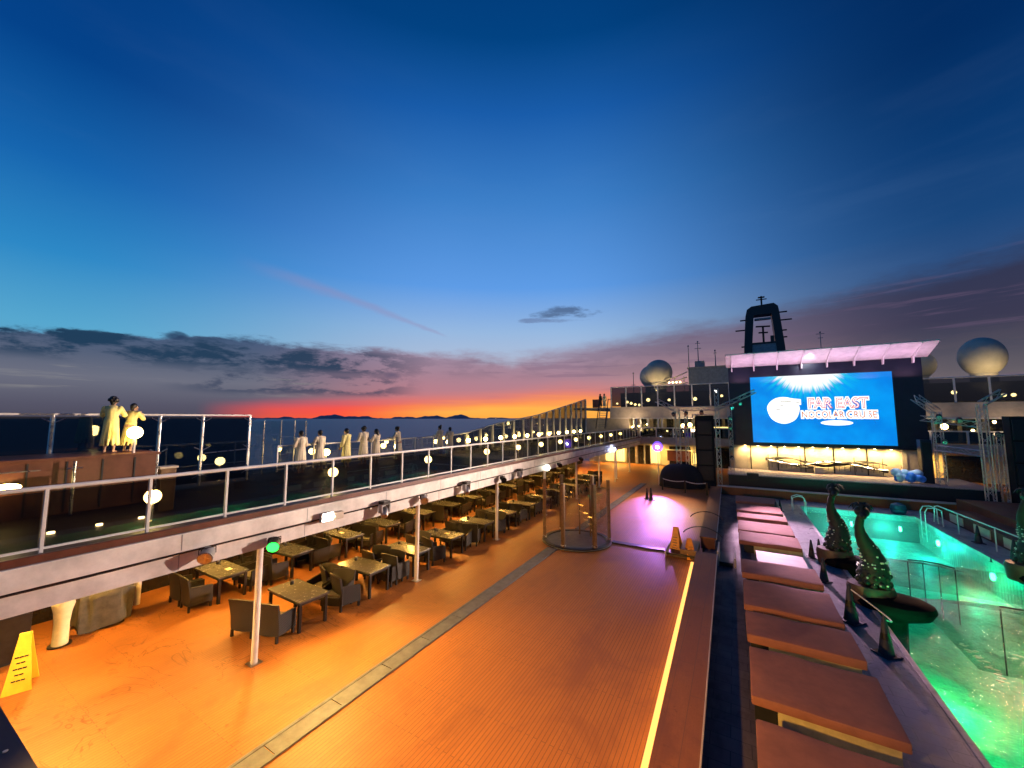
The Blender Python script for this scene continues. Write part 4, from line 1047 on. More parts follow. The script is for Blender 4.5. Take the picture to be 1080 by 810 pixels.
t = thing('floor_box', 'small pale box on the stage before the wavy ornament', 'box', (5.1, 35.6, 1.28)); MB().box(4.85, 5.35, 35.5, 35.9, 1.285, 1.72, .01).build('body', 'cream', t); MB().box(4.83, 5.37, 35.48, 35.92, 1.72, 1.76).build('lid', 'beige', t)

# ------------------------------------------------------------------ big screen
t = thing('outdoor_screen', 'giant lit blue video screen in a dark navy casing with a sloping pinkish canopy', 'screen', (5.3, 36, 3.1))
cs = MB().box(-.33, 11.02, 36.0, 37.2, 3.16, 9.38, .02).build('casing', 'navy', t)
scr_mat, nt, b = newmat('screen_picture'); M['screen'] = scr_mat
o_ = geopos(nt); spx = nt.nodes.new('ShaderNodeSeparateXYZ'); nt.links.new(o_, spx.inputs[0])
gx = V(nt, spx.outputs[0]); gz = V(nt, spx.outputs[2])
ncol = noise(nt, o_, .5, 3)
# picture shown on the screen: sea-blue field, lamp glare painted in as a white burst, teal rays
fan = (gx - 4.85)._op('ARCTAN2', (gz * -1.0) + 9.9)
rays = noise(nt, None, 14, 2); 
cmb = nt.nodes.new('ShaderNodeCombineXYZ'); nt.links.new(fan.s, cmb.inputs[0]); nt.links.new(cmb.outputs[0], rays.s.node.inputs['Vector'])
rad = ((gx - 4.85).pw(2.0) * .55 + (gz - 8.9).pw(2.0)).f('SQRT')
base = mixc(nt, ncol.step(.3, .7), rgb(0, 128, 228), rgb(0, 156, 242))
base = mixc(nt, rad.step(1.2, 2.7, .85, 0) * rays.step(.42, .58), base, rgb(20, 215, 232))
base = mixc(nt, (rad + (rays - .5) * 1.6).step(1.2, 1.75, 1, 0), base, rgb(250, 255, 255))  # white lamp glare painted over the picture
nt.links.new(base, b.inputs['Emission Color']); b.inputs['Emission Strength'].default_value = 1.05
b.inputs['Base Color'].default_value = (.01, .01, .01, 1); b.inputs['Roughness'].default_value = .3
MB().quad((1.16, 35.985, 3.42), (9.50, 35.985, 3.42), (9.50, 35.985, 8.53), (1.16, 35.985, 8.53)).build('display', 'screen', t)
M['wtext'] = emit('picture_white', (1, 1, 1), 1.25); M['rtext'] = emit('picture_red', rgb(225, 50, 62)[:3], 1.1); M['ytext'] = emit('picture_orange', rgb(196, 96, 40)[:3], 1.1); M['gtext'] = emit('picture_green', rgb(70, 200, 150)[:3], 1.0); M['stext'] = emit('picture_grey', rgb(196, 190, 176)[:3], 1.0)
def text(body, x, z, size, y, m, offset=0.0, align='CENTER', sx=1.0):
    c = bpy.data.curves.new('lettering', 'FONT'); c.body = body; c.size = size; c.align_x = align; c.offset = offset; c.extrude = .003; c.space_character = .98
    o = bpy.data.objects.new('lettering', c); COL.objects.link(o)
    me = bpy.data.meshes.new_from_object(o.evaluated_get(bpy.context.evaluated_depsgraph_get())); COL.objects.unlink(o); bpy.data.objects.remove(o)
    me.materials.clear(); me.materials.append(M[m])
    q = bpy.data.objects.new('lettering', me); COL.objects.link(q); q.parent = t
    q.location = Vector((x, y, z)) - t.location; q.rotation_euler = (R(90), 0, 0); q.scale = (sx, 1, 1)
    return q
text('FAR EAST', 6.45, 6.05, 1.02, 35.975, 'wtext', .11, sx=.80)
text('FAR EAST', 6.45, 6.05, 1.02, 35.966, 'rtext', .028, sx=.80)
text('FAR EAST', 6.45, 6.05, 1.02, 35.958, 'wtext', -.018, sx=.80)
text('NOCOLAR CRUISE', 6.45, 5.34, .66, 35.972, 'wtext', .10, sx=.78)
text('NOCOLAR CRUISE', 6.45, 5.34, .66, 35.962, 'ytext', .0, sx=.78)
mb = MB(); 
def disc(cx, cz, rx, rz, y, n=40, wob=0.0):
    return [(cx + rx * math.cos(2 * math.pi * k / n) * (1 + wob * math.sin(5 * 2 * math.pi * k / n)), y, cz + rz * math.sin(2 * math.pi * k / n) * (1 + wob * math.sin(3 * 2 * math.pi * k / n))) for k in range(n)]
mb.prism(disc(3.22, 5.92, 1.02, 1.02, 35.976, 48, .03), (0, .006, 0)); mb.prism([(3.2, 35.976, 6.9), (4.35, 35.976, 6.72), (4.35, 35.976, 6.30), (3.2, 35.976, 6.2)], (0, .005, 0))
mb.build('emblem', 'wtext', t)
MB().prism(disc(6.35, 4.96, .92, .19, 35.976, 30), (0, .006, 0)).build('caption_pill', 'wtext', t)
mb = MB()
for (cx, cz, rx, rz) in ((3.45, 6.55, .42, .06), (3.2, 6.25, .20, .04), (2.9, 5.95, .16, .04), (3.5, 5.55, .14, .03), (4.0, 6.45, .3, .05)): mb.prism(disc(cx, cz, rx, rz, 35.968, 14, .1), (0, .005, 0))
mb.build('emblem_marks', 'stext', t)
# canopy
MB().prism([(-.45, 34.0, 10.15), (-.45, 36.05, 9.40), (-.45, 36.05, 9.46), (-.45, 34.0, 10.22)], (11.8, 0, 0)).build('canopy', 'white', t)
for k in range(8):
    x = -.1 + 1.52 * k
    MB().prism([(x, 34.05, 10.14), (x, 36.03, 9.39), (x, 36.03, 9.02), (x, 35.75, 9.02), (x, 35.6, 9.40), (x, 34.05, 10.07)], (.07, 0, 0)).build('canopy_rib', 'white', t)
for k in range(6): lamp('AREA', 'canopy_light', (.5 + 2.0 * k, 34.6, 8.2), 30, (1, .52, .86), size=1.2, target=(.5 + 2.0 * k, 35.0, 12))
l_ = lamp('SPOT', 'screen_top_lamp', (4.9, 34.3, 9.9), 260, (.85, .9, 1), size=.08, target=(4.9, 36.2, 8.9), angle=75, blend=1)
for x in (-9.5, -4, 13, 18): lamp('SPOT', 'house_fill', (x, 42.6, 4.0), 420 if x < 0 else 170, (1, .70, .40), size=.2, target=(x, 44.3, 5.9), angle=130, blend=1)  # added wash spots, without fixtures, to brighten the deckhouse
# spots placed at the stage rig, aimed at pool side and gallery
lamp('SPOT', 'pink_fill_spot', (-.4, 32.9, 6.1), 30000, (1.0, .56, .82), size=.15, target=(2.7, 20.0, 0), angle=27, blend=.8)  # added spot, stands in for pink glow off screen and canopy
lamp('SPOT', 'gallery_wash', (-1.15, 32.6, 7.3), 11000, (1.0, .62, .40), size=.2, target=(-12.0, 12.0, 2.4), angle=34, blend=1)
lamp('SPOT', 'pool_side_fill', (12.05, 31.9, 6.5), 4200, (1.0, .50, .28), size=.2, target=(1.6, 10.5, 0), angle=32, blend=1)  # added warm fill for the near daybeds
lamp('SPOT', 'fascia_fill', (12.05, 31.9, 6.6), 70000, (1.0, .74, .60), size=.2, target=(-9.1, 9.5, 5.2), angle=31, blend=1)  # added fill spot, only brightens the gallery fascia
lamp('SPOT', 'white_rig_light', (12.2, 31.9, 6.3), 2500, (.75, .85, 1.0), size=.15, target=(3.0, 21.5, 0), angle=26, blend=1)

# ------------------------------------------------------------------ truss towers
def truss(mb, p0, p1, w_, r=.028, step=.42):
    p0, p1 = Vector(p0), Vector(p1); d = p1 - p0; L = d.length; a, b2 = frame(d)
    cs = [(a * sx + b2 * sz) * (w_ / 2) for sx, sz in ((-1, -1), (1, -1), (1, 1), (-1, 1))]
    for c in cs: mb.cyl(p0 + c, p1 + c, r, 6)
    n = max(2, int(L / step))
    for k in range(n):
        q0, q1 = p0 + d * (k / n), p0 + d * ((k + 1) / n)
        for i in range(4):
            i2 = (i + 1) % 4
            u, v = (i, i2) if k % 2 else (i2, i)
            mb.cyl(q0 + cs[u], q1 + cs[v], r * .55, 5)
    return mb
def tower(name, label, segs, heads=(), w_=.30):
    t = thing(name, label, 'truss', segs[0][0])
    for k, (p0, p1) in enumerate(segs): truss(MB(), p0, p1, w_).build('truss_upright' if k == 0 else 'truss_arm', 'alu', t)
    for (p, d) in heads:
        d = Vector(d).normalized(); p = Vector(p)
        h_ = MB().tube([p - d * .2, p - d * .12, p + d * .14, p + d * .2], [.09, .13, .14, .12], 14).build('stage_light', 'darkmetal', t, True)
        MB().cyl(p + d * .201, p + d * .215, .11, 14).build('lens', 'steel', h_)
    MB().box(segs[0][0][0] - .3, segs[0][0][0] + .3, segs[0][0][1] - .3, segs[0][0][1] + .3, 0.002, .03).build('base_plate', 'darkmetal', t)
    return t
Hd = [((-4.2, 32.7, 5.6), (.3, -1, -.5)), ((-3.3, 32.7, 5.7), (0, -1, -.6)), ((-2.2, 32.7, 5.75), (0, -1, -.6))]
tower('truss_tower', 'left double truss tower carrying a row of stage lights beside the black dome', [((-3.95, 33, 0), (-3.95, 33, 6.0)), ((-3.95, 33, 6.05), (-1.0, 33, 6.05)), ((-3.95, 33, 5.9), (-5.5, 33, 6.75))], Hd)
tower('truss_tower', 'slim truss tower just right of the left double tower', [((-3.35, 33.2, 0), (-3.35, 33.2, 5.8)), ((-3.35, 33.2, 3.3), (-3.95, 33.0, 3.3))], [((-3.35, 32.8, 4.7), (0, -1, -.4))], .2)
tower('truss_tower', 'truss tower between the black curtain and the big screen', [((-1.15, 32.7, 0), (-1.15, 32.7, 7.5)), ((-1.15, 32.7, 6.0), (1.3, 32.0, 7.2))], [((-.2, 32.2, 6.1), (.3, -1, -.5)), ((.3, 32.0, 6.4), (.3, -1, -.5))], .24)
tower('truss_tower', 'stepped lamp tower against the left edge of the screen casing', [((-.35, 34.6, 1.3), (-.35, 34.6, 6.0))], [((-.35, 34.2, 2.3 + .75 * k), (.2, -1, -.3)) for k in range(5)], .26)
t = thing('speaker_stack', 'tall black speaker curtain between two truss towers left of the screen', 'speakers', (-2.1, 33.3, 0))
MB().box(-2.75, -1.45, 33.3, 33.9, 0, 5.5, .02).build('curtain', 'darkcloth', t)
for k in range(4): MB().box(-2.6, -1.6, 33.18, 33.298, .6 + 1.15 * k, 1.65 + 1.15 * k, .02).build('speaker_box', 'black', t)
MB().cyl((-2.8, 33.15, 5.56), (-1.4, 33.15, 5.56), .04, 8).build('top_bar', 'alu', t)
for x in (-2.85, -1.32): MB().cyl((x, 33.2, 0), (x, 33.2, 5.6), .04, 8).build('side_bar', 'alu', t)
tower('truss_tower', 'tall double truss tower standing right of the stage by the pool end wall', [((12.05, 32.05, 0), (12.05, 32.05, 6.1)), ((12.05, 32.05, 6.1), (12.75, 31.6, 6.75)), ((12.05, 32.05, 4.9), (9.9, 33.2, 5.3)), ((12.05, 32.05, 3.3), (10.6, 33.6, 3.5))], [((11.2, 32.2, 5.2), (-.3, -1, -.4)), ((10.5, 32.6, 5.4), (-.3, -1, -.4)), ((10.7, 32.8, 3.9), (-.3, -1, -.2))], .30)
tower('truss_tower', 'second truss upright close behind the tall right tower', [((12.75, 32.5, 0), (12.75, 32.5, 4.4))], [((12.6, 32.1, 4.4), (-.3, -1, -.2))], .28)
tower('truss_tower', 'short truss frame standing on the right end of the stage', [((10.75, 33.7, 1.28), (10.75, 33.7, 5.7)), ((10.75, 33.7, 5.7), (9.75, 33.3, 6.6))], [((10.6, 33.3, 5.1), (-.3, -1, -.2))], .34)
tower('truss_tower', 'truss tower at the far right edge of the picture', [((14.35, 31.9, 0), (14.35, 31.9, 5.2))], [((14.2, 31.6, 3.9), (-.5, -1, -.2))], .32)
t = thing('speaker_stack', 'black speaker stack right of the tall double truss tower', 'speakers', (13.5, 32.3, 0))
MB().box(13.1, 13.95, 32.2, 32.9, 0, 5.4, .02).build('curtain', 'darkcloth', t)
for k in range(4): MB().box(13.15, 13.9, 32.09, 32.198, .5 + 1.2 * k, 1.6 + 1.2 * k, .02).build('speaker_box', 'black', t)
t = thing('speaker_stack', 'dark blue-black speaker column on the right end of the stage', 'speakers', (10.2, 33.8, 1.28))
MB().box(9.95, 10.45, 33.8, 34.4, 1.285, 3.95, .02).build('cabinet', 'navy', t); MB().box(10.0, 10.4, 33.77, 33.798, 1.4, 3.8, .01).build('grille', 'black', t)
t = thing('inflatable', 'blue and white inflatable bundle on the right end of the stage', 'inflatable', (9.2, 33.4, 1.28))
rr = random.Random(11); mb = MB()
for k in range(16): mb.ball((9.15 + rr.uniform(-.65, .55), 33.45 + rr.uniform(-.3, .3), 1.52 + rr.uniform(0, .42)), rr.uniform(.16, .30), 2)
mb.build('white_body', 'whitecloth', t, 'all', remesh=.04, smoothit=3)
mb = MB()
for k in range(9): mb.ball((9.35 + rr.uniform(-.25, .35), 33.2 + rr.uniform(-.12, .08), 1.50 + rr.uniform(0, .32)), rr.uniform(.15, .25), 2)
for k in range(4): mb.ball((8.65 + rr.uniform(-.1, .1), 33.3, 1.5 + .15 * k), .16, 2)
mb.build('blue_body', 'bluecloth', t, 'all', remesh=.04, smoothit=3)
lamp('SPOT', 'stage_lamp', (8.6, 32.6, 4.9), 260, (.75, .87, 1), size=.08, target=(9.2, 33.4, 1.5), angle=30, blend=.8)

# black dome and rope line
t = thing('covered_dome', 'rounded black covered dome standing on the deck before the deckhouse', 'dome', (-3.9, 32.4, 0))
rr = random.Random(5); mb = MB()
def dome(u, v):
    a = u * 2 * math.pi; ph = v * math.pi / 2; k = 1 + .05 * math.sin(4 * a) + .025 * math.sin(9 * a + 3 * v)
    c = math.copysign(abs(math.cos(ph)) ** .55, 1)
    return Vector((-3.85 + 1.55 * k * math.cos(a) * c, 32.9 + 1.0 * k * math.sin(a) * c, 1.75 * math.sin(ph) ** .9))
mb.grid(dome, 48, 14); bmesh.ops.remove_doubles(mb.bm, verts=mb.bm.verts, dist=.01); mb.build('cover', 'darkcloth', t, True)
MB().lathe([(1.6, .0), (1.62, .06), (1.5, .08), (0, .08)], (-3.85, 32.9, 0), 40, 1, .66).build('base', 'black', t)
t = thing('rope_barrier', 'pale rope on short posts in front of the black dome', 'barrier', (-3.6, 30.6, 0))
pp = [(-4.9, 30.9), (-3.3, 30.4), (-1.9, 30.2)]
for x, y in pp: MB().box(x - .05, x + .05, y - .05, y + .05, 0, .85).build('post', 'darkmetal', t)
for a, b2 in zip(pp, pp[1:]): MB().tube([(a[0] + (b2[0] - a[0]) * k / 10, a[1] + (b2[1] - a[1]) * k / 10, .82 - .10 * math.sin(math.pi * k / 10)) for k in range(11)], .03, 6).build('rope', 'rope', t)
# purple light on a pole, blue-white one under the gallery end
t = thing('purple_spotlight', 'glaring purple spotlight on a thin pole lighting the deck violet', 'spotlight', (-5.5, 33, 0))
MB().cyl((-5.5, 33, 0), (-5.5, 33, 3.0), .035, 8).build('pole', 'white', t); d = Vector((.15, -1, -.42)).normalized(); p0 = Vector((-5.5, 32.9, 3.08))
MB().tube([p0 - d * .3, p0 - d * .2, p0 + d * .15, p0 + d * .2], [.16, .32, .41, .41], 20).build('housing', emit('purple_glare_shell', (.22, .08, .9), 1.2), t, True)  # shell glows to draw the purple glare around the bulb
MB().cyl(p0 + d * .201, p0 + d * .22, .37, 24).build('glare_disc', emit('purple_halo', (.25, .10, 1), 3.0), t); MB().cyl(p0 + d * .221, p0 + d * .235, .13, 18).build('bulb', 'violetlens', t)
lamp('SPOT', 'purple_beam', tuple(p0 + d * .4), 5600, (.66, .22, 1.0), size=.15, target=(-4.55, 25.0, 0), angle=28, blend=.55)
lamp('SPOT', 'deck_fill', (-3.95, 32.5, 6.1), 5600, (1.0, .52, .24), size=.15, target=(-5.0, 25.5, 0), angle=52, blend=1)  # added warm fill for the dim far deck
t = thing('work_light', 'blue-white lamp on a thin pole at the far end of the tables', 'spotlight', (-8.9, 32.6, 0))
MB().cyl((-8.9, 32.6, 0), (-8.9, 32.6, 2.7), .03, 8).build('pole', 'white', t); MB().ball((-8.9, 32.5, 2.7), .14, 3).build('bulb', 'violetlens', t, True)

# ------------------------------------------------------------------ forward deckhouse
t = thing('deckhouse', 'wide cream deckhouse closing the far end of the deck, two glazed storeys', 'deckhouse', (3, 46, 0))
MB().box(-16, 24, 47.0, 47.3, 0, 2.5).build('lower_wall', 'cream', t)
for a, b2 in ((-11.3, -10.4), (-10.0, -9.4), (-9.2, -8.7), (-6.6, -4.4), (-2.2, -.6), (12.2, 14.4), (15.2, 17.4)): MB().box(a, b2, 46.93, 46.995, .02, 2.15).build('doorway', 'darkwin', t)
for x in (-10.2, -9.3, -8.6): MB().box(x - .06, x + .06, 46.88, 46.99, 0, 2.3).build('door_post', 'white', t)
MB().box(-16, 24, 44.25, 55, 2.56, 2.6).build('soffit', 'white', t)
MB().box(-16, 24, 44.2, 44.4, 2.5, 3.22, .01).build('lower_fascia', 'beige', t)
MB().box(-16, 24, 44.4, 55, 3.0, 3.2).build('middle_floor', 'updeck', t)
mw = MB().box(-10.4, 24, 48.6, 48.9, 3.2, 5.4).build('middle_wall', 'beige', t)
for k in range(22):
    x = -10.0 + 1.5 * k
    if -1 < x < 11: continue
    MB().box(x, x + (.75 if k < 3 else 1.2), 48.53, 48.599, 3.3, 5.2).build('window', 'darkwin', mw)
for x in (-9.9, -9.15, -8.35, -7.3, -6.9, 13.2, 16.5): MB().box(x - .08, x + .08, 44.5, 44.7, 3.2, 5.3).build('pillar', 'white', t)
MB().box(-16, -10.4, 44.6, 48, 3.2, 5.3).build('stair_block', 'beige', t)
MB().box(-12.5, 24, 44.3, 44.5, 5.28, 6.55, .01).build('upper_fascia', 'beige', t)
MB().box(-12.5, 24, 44.24, 44.298, 5.26, 5.34).build('fascia_trim', 'white', t)
MB().box(-17, 24, 44.5, 58, 6.3, 6.5).build('upper_floor', 'grey', t)
MB().box(-6.7, -4.4, 46.0, 46.3, .62, 1.75, .01).build('bar_front', 'redpanel', t); MB().box(-6.9, -4.2, 45.9, 46.4, 1.75, 1.83).build('bar_top', 'pearl', t)
for k, x in enumerate((-12.6, -13.8, -11.6, -7.6, -6.9, -3.9, 10.0, 12.8, 14.6)):
    MB().cyl((x, 45.6, 2.52), (x, 45.6, 2.555), .16, 14).build('soffit_lamp', 'down', t)
    if k in (0, 2, 3, 5, 6, 8): lamp('SPOT', 'soffit_light', (x, 45.6, 2.5), 900, (1, .58, .13), size=.2, target=(x, 45.8, 0), angle=160, blend=.7)
glass_rail_ = None
def cross_rail(label, x0, x1, n, y, z0, z1, m='darkglass'):
    t = thing('glass_railing' if z1 < 6 else 'wind_screen', label, 'railing' if z1 < 6 else 'wind screen', ((x0 + x1) / 2, y, z0))
    MB().cyl((x0, y, z1), (x1, y, z1), .05, 8).build('top_rail', 'white', t)
    xs = [x0 + (x1 - x0) * k / n for k in range(n + 1)]
    for x in xs: MB().box(x - .06, x + .06, y - .05, y + .05, z0, z1, .008).build('post', 'white', t)
    for a, b2 in zip(xs, xs[1:]): MB().box(a + .07, b2 - .07, y - .008, y + .008, z0 + .06, z1 - .06).build('glass_panel', m, t)
cross_rail('dark glass railing along the lower balcony of the far deckhouse', -9.2, -.6, 5, 44.3, 3.24, 4.25)
cross_rail('dark glass railing on the lower balcony right of the big screen', 11.6, 22, 5, 44.3, 3.24, 4.25)
cross_rail('tall glass wind screen on top of the far deckhouse, left of the screen', -12.35, -.4, 7, 44.4, 6.56, 8.85)
cross_rail('tall glass wind screen with white posts on the deckhouse roof, right of the screen', 11.5, 23.0, 6, 44.4, 6.56, 8.55)
MB().box(-12.3, 24, 48.5, 48.7, 6.5, 8.4).build('upper_back_wall', 'black', t)
def wall_lamp(label, x, y, z, r, grp, m='globe'):
    q = thing('wall_lamp', label, 'lamp', (x, y, z), 0, grp)
    MB().ball((0, 0, 0), r, 2).build('globe', m, q, True, local=True); MB().cyl((0, .0, -.1 - r), (0, 0, -r * .7), .05, 8).build('holder', 'steel', q, local=True)
for x, z, r in ((-11.9, 7.0, .11), (-10.75, 7.15, .16), (-10.3, 7.0, .15), (-9.85, 6.85, .14), (-9.4, 6.8, .13), (-8.4, 7.35, .20), (-6.2, 7.3, .14), (-3.6, 7.35, .19), (-1.1, 7.6, .13), (-7.5, 8.4, .07), (13.3, 7.1, .2), (15.6, 7.4, .17), (18.3, 7.1, .14), (18.8, 7.1, .14), (20.6, 7.2, .25)):
    wall_lamp('lit warm lamp behind the glass on top of the far deckhouse', x, 45.3, z, r, 'lamps behind the roof wind screen')
for x, z, r in ((-12.1, 4.0, .18), (-10.9, 4.1, .18), (-4.9, 4.5, .18), (-4.2, 4.6, .2), (-3.4, 4.35, .1), (-6.5, 3.9, .1), (-10.2, 4.3, .09), (-9.5, 4.4, .08), (-8.6, 4.6, .07), (14.8, 4.6, .24), (16.4, 4.3, .1), (19.6, 4.4, .2), (12.4, 5.0, .08), (17.6, 5.0, .1)):
    wall_lamp('lit warm lamp on the middle balcony of the far deckhouse', x, 45.2, z, r, 'lamps on the middle balcony')
for x in (-4.6, -2.0):
    tag(MB().box(x, x + 2.2, 45.0, 45.12, 4.30, 4.40).build('tube_lamp', 'lit'), 'lit tube lamp under the middle balcony of the deckhouse', 'lamp', 'tube lamps on the middle balcony')
t2 = thing('lantern_screen', 'glowing yellow lattice lantern box hanging behind the left truss towers', 'lantern', (-3.3, 40, 1.4))
MB().box(-3.6, -2.45, 40.0, 40.2, 1.05, 2.0, .01).build('glow_panel', 'lit', t2)
for k in range(7): MB().box(-3.6 + .18 * k, -3.56 + .18 * k, 39.96, 39.998, 1.0, 2.05).build('slat', 'bronze', t2)
MB().box(-3.1, -3.0, 40.05, 40.15, 0, 1.05).build('post', 'bronze', t2)
for x, n in ((-13.2, 'left of the doors'), (-8.0, 'right of the doors'), (-11.9, 'nearest the doors on the left')):
    q = thing('lit_partition', 'glowing yellow patterned partition at the far deckhouse, ' + n, 'partition', (x, 46.3, 0))
    MB().box(x - .5, x + .5, 46.3, 46.36, .25, 2.15).build('panel', 'lit', q)
    for k in range(5): MB().box(x - .5 + .24 * k, x - .46 + .24 * k, 46.26, 46.298, 0, 2.2).build('mullion', 'cream', q)
# staircase with two people on top
t = thing('stairway', 'steep stairway with dark handrails up to the roof of the far deckhouse', 'stairs', (-13, 42, 3.2))
p0, p1 = Vector((-12.75, 41.3, 3.2)), Vector((-13.2, 44.4, 6.5))
for k in range(13):
    q = p0.lerp(p1, (k + .5) / 13); MB().box(q.x - .42, q.x + .42, q.y - .14, q.y + .14, q.z - .02, q.z + .03).build('tread', 'grey', t)
for s in (-1, 1):
    MB().tube([p0 + Vector((s * .46, 0, 0)), p1 + Vector((s * .46, 0, 0))], .05, 6).build('stringer', 'beige', t)
    MB().tube([p0 + Vector((s * .5, 0, 1.0)), p1 + Vector((s * .5, 0, 1.0)), p1 + Vector((s * .5, 1.0, 1.0))], .05, 6).build('handrail', 'black', t)
MB().box(-14.6, -13.75, 44.45, 44.5, 6.52, 7.5).build('landing_panel', 'redpanel', t)
person('person in a dark-looking robe on the left at the top of the stairway', (-13.9, 45.3, 6.501), R(70), 1.68, 'side', 'cloth', 'short')
person('person in a pale robe on the right at the top of the stairway', (-13.35, 45.1, 6.501), R(60), 1.68, 'side', 'robe', 'short')
# radomes, masts, funnel
def radome(label, x, y, z, r, ped):
    t = thing('radome', label, 'radome', (x, y, 6.5))
    MB().lathe([(r * math.cos(R(a)) , ped * r * math.sin(R(a))) for a in range(-56, 91, 6)], (x, y, z), 40).build('dome', 'radome', t, True)
    MB().lathe([(r * .60, -r * .84), (r * .66, -r * .80), (r * .66, -r * .70)], (x, y, z), 32).build('collar', 'grey', t, True)
    MB().lathe([(r * .62, 6.5 - z), (r * .55, -r * .9), (r * .60, -r * .78)], (x, y, z), 28).build('pedestal', 'radome', t, True)
radome('white globe radome on the far deckhouse left of the screen, before a smaller one', -7.95, 50, 10.9, 1.6, 1)
radome('smaller shaded radome half hidden behind the left globe radome', -9.2, 52.5, 10.7, 1.5, 1)
radome('large globe radome on the deckhouse roof right of the screen', 19.15, 50, 10.7, 1.46, 1.18)
radome('dark shaded radome peeping out behind the right edge of the screen', 15.25, 51, 10.35, 1.35, 1)
for x in (-8, 19):
    lamp('SPOT', 'roof_wash', (x, 46.6, 7.3), 520, (1, .72, .34), size=.2, target=(x, 50, 10), angle=80, blend=1)
t = thing('roof_plant_room', 'grey box-shaped plant room on the deckhouse roof beside the screen', 'plant room', (-2, 51, 6.5))
MB().box(-4.6, .8, 50, 54, 6.5, 11.2, .02).build('wall', 'grey', t); MB().box(-4.7, .9, 49.9, 54.1, 11.2, 11.32).build('roof', 'beige', t)
MB().box(-3.9, -2.9, 50.5, 52, 11.32, 12.1, .03).build('vent_box', 'grey', t)
t = thing('pipe_rack', 'low sloping pipe rack with small lamps between the radome and the plant room', 'pipe rack', (-6, 49, 8.8))
for z, s in ((9.6, .5), (9.2, .25), (10.1, .6)): MB().tube([(-7.6, 49, z - .3), (-6, 49, z), (-4.6, 49, z + s)], .06, 8).build('pipe', 'beige', t)
for x in (-7, -6, -5): MB().cyl((x, 49, 8.4), (x, 49, 10.2), .05, 8).build('upright', 'beige', t)
for k in range(4): wall_lamp('tiny lit lamp on the pipe rack beside the radome', -6.6 + .4 * k, 48.8, 9.5, .08, 'lamps on the pipe rack', 'bulbs')
def mast(label, x, y, z0, z1, arms):
    t = thing('antenna_mast', label, 'antenna', (x, y, z0))
    MB().cyl((x, y, z0), (x, y, z1), .07, 8, .035).build('pole', 'grey', t)
    for z, w_ in arms: MB().cyl((x - w_, y, z), (x + w_, y, z), .035, 6).build('cross_arm', 'grey', t); 
    MB().ball((x, y, z1), .10, 2).build('tip', 'grey', t)
mast('thin antenna mast left of the taller crossed one beside the screen', -4.5, 50, 8.6, 13.9, ())
mast('taller antenna mast with short cross arms above the plant room', -3.5, 50.5, 11.2, 14.4, ((13.6, .35), (14.2, .25)))
mast('short antenna mast nearest the screen above the plant room', -1.7, 50.5, 11.2, 13.2, ((12.9, .2),))
mast('small antenna mast above the middle of the screen canopy', 9.3, 58, 6.5, 15.6, ((15.4, .4), (14.9, .25)))
mast('whip antenna at the left end of the deckhouse roof', -11.0, 50, 6.5, 11.0, ((9.5, .3),))
t = thing('funnel_tower', 'black arch-shaped mast tower with radar bars rising behind the screen', 'mast tower', (4.9, 80, 6))
def arch(z): return 2.55 + (25.0 - z) * .055
pts_o = [(-3.55, 6), (-3.05, 16.5), (-2.45, 23.6), (-1.8, 25.0), (1.9, 25.2), (2.5, 23.8), (3.0, 16.5), (3.4, 6)]
pts_i = [(1.9, 6), (1.75, 17.2), (1.5, 23.0), (-1.2, 23.0), (-1.65, 17.2), (-1.9, 6)]
c_ = 4.95
def leg(a): MB().prism([(c_ + x, 79, z) for x, z in a], (0, 2.4, 0)).build('tower_leg', 'funnel', t)
leg([(-3.55, 6), (-3.0, 17.5), (-2.55, 23.4), (-1.3, 23.4), (-1.8, 17.5), (-2.2, 6)])
leg([(2.2, 6), (1.75, 17.5), (1.3, 23.4), (2.45, 23.4), (2.95, 17.5), (3.4, 6)])
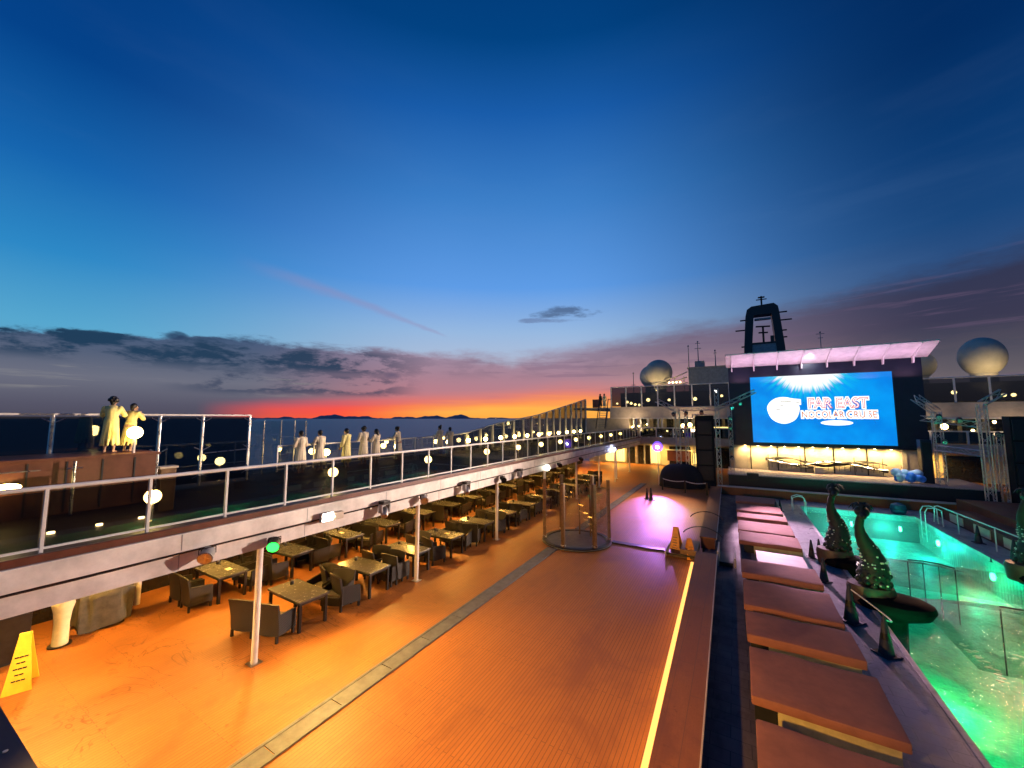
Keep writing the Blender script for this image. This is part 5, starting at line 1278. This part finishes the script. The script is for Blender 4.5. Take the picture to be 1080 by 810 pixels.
MB().prism([(c_ + x, 79, z) for x, z in ((-2.55, 23.4), (-2.3, 24.5), (-1.6, 25.0), (1.7, 25.2), (2.3, 24.6), (2.45, 23.4))], (0, 2.4, 0)).build('tower_top', 'funnel', t)
MB().box(c_ - 1.9, c_ + 1.9, 79.2, 81.2, 6, 18.2).build('tower_core', 'grey', t)
MB().box(c_ - 2.0, c_ + 2.0, 79.1, 81.3, 18.2, 18.5).build('platform', 'funnel', t)
MB().box(c_ - 1.2, c_ + 1.2, 79.6, 80.4, 22.6, 22.9).build('cross_beam', 'grey', t)
MB().cyl((c_, 80, 18.4), (c_, 80, 21.3), .16, 8).build('radar_post', 'funnel', t)
for z, w_ in ((21.3, 1.1), (20.2, .7)): MB().box(c_ - w_, c_ + w_, 79.8, 80.1, z, z + .22, rot=.3).build('radar_bar', 'funnel', t)
MB().box(c_ + 1.0, c_ + 1.5, 79.5, 80.2, 18.5, 19.6).build('instrument', 'funnel', t)
for s, z, w_ in ((-1, 21.0, 1.3), (1, 22.2, 1.3), (-1, 22.8, .5), (1, 23.6, .7), (-1, 18.0, .5), (1, 19.2, .5), (1, 20.4, .5)): MB().cyl((c_ + s * 2.4, 79.8, z), (c_ + s * (2.9 + w_), 79.8, z), .13, 6).build('yardarm', 'funnel', t)
MB().cyl((c_, 80, 25), (c_, 80, 26.9), .14, 8).build('top_mast', 'funnel', t); MB().cyl((c_ - .8, 80, 26.3), (c_ + .8, 80, 26.3), .09, 6).build('top_crossbar', 'funnel', t); MB().box(c_ - .5, c_ + .5, 79.7, 80.2, 26.6, 26.75).build('top_bar', 'funnel', t)

# two boats far out on the water
for x, y, lab in ((-6480, 9700, 'left of two far lit boats on the sea'), (-6220, 9850, 'right of two far lit boats on the sea')):
    t = thing('boat', lab, 'boat', (x, y, -28))
    MB().prism([(x - 40, y - 9, -24), (x + 44, y - 9, -24), (x + 34, y - 9, -30), (x - 34, y - 9, -30)], (0, 18, 0)).build('hull', 'darkmetal', t)
    MB().box(x - 30, x - 8, y - 7, y + 7, -24, -12, .5).build('cabin', 'white', t)
    MB().ball((x - 18, y - 7, -8), 5.5, 2).build('lamp', emit('boat_lamp', (1, .8, .6), 3), t)
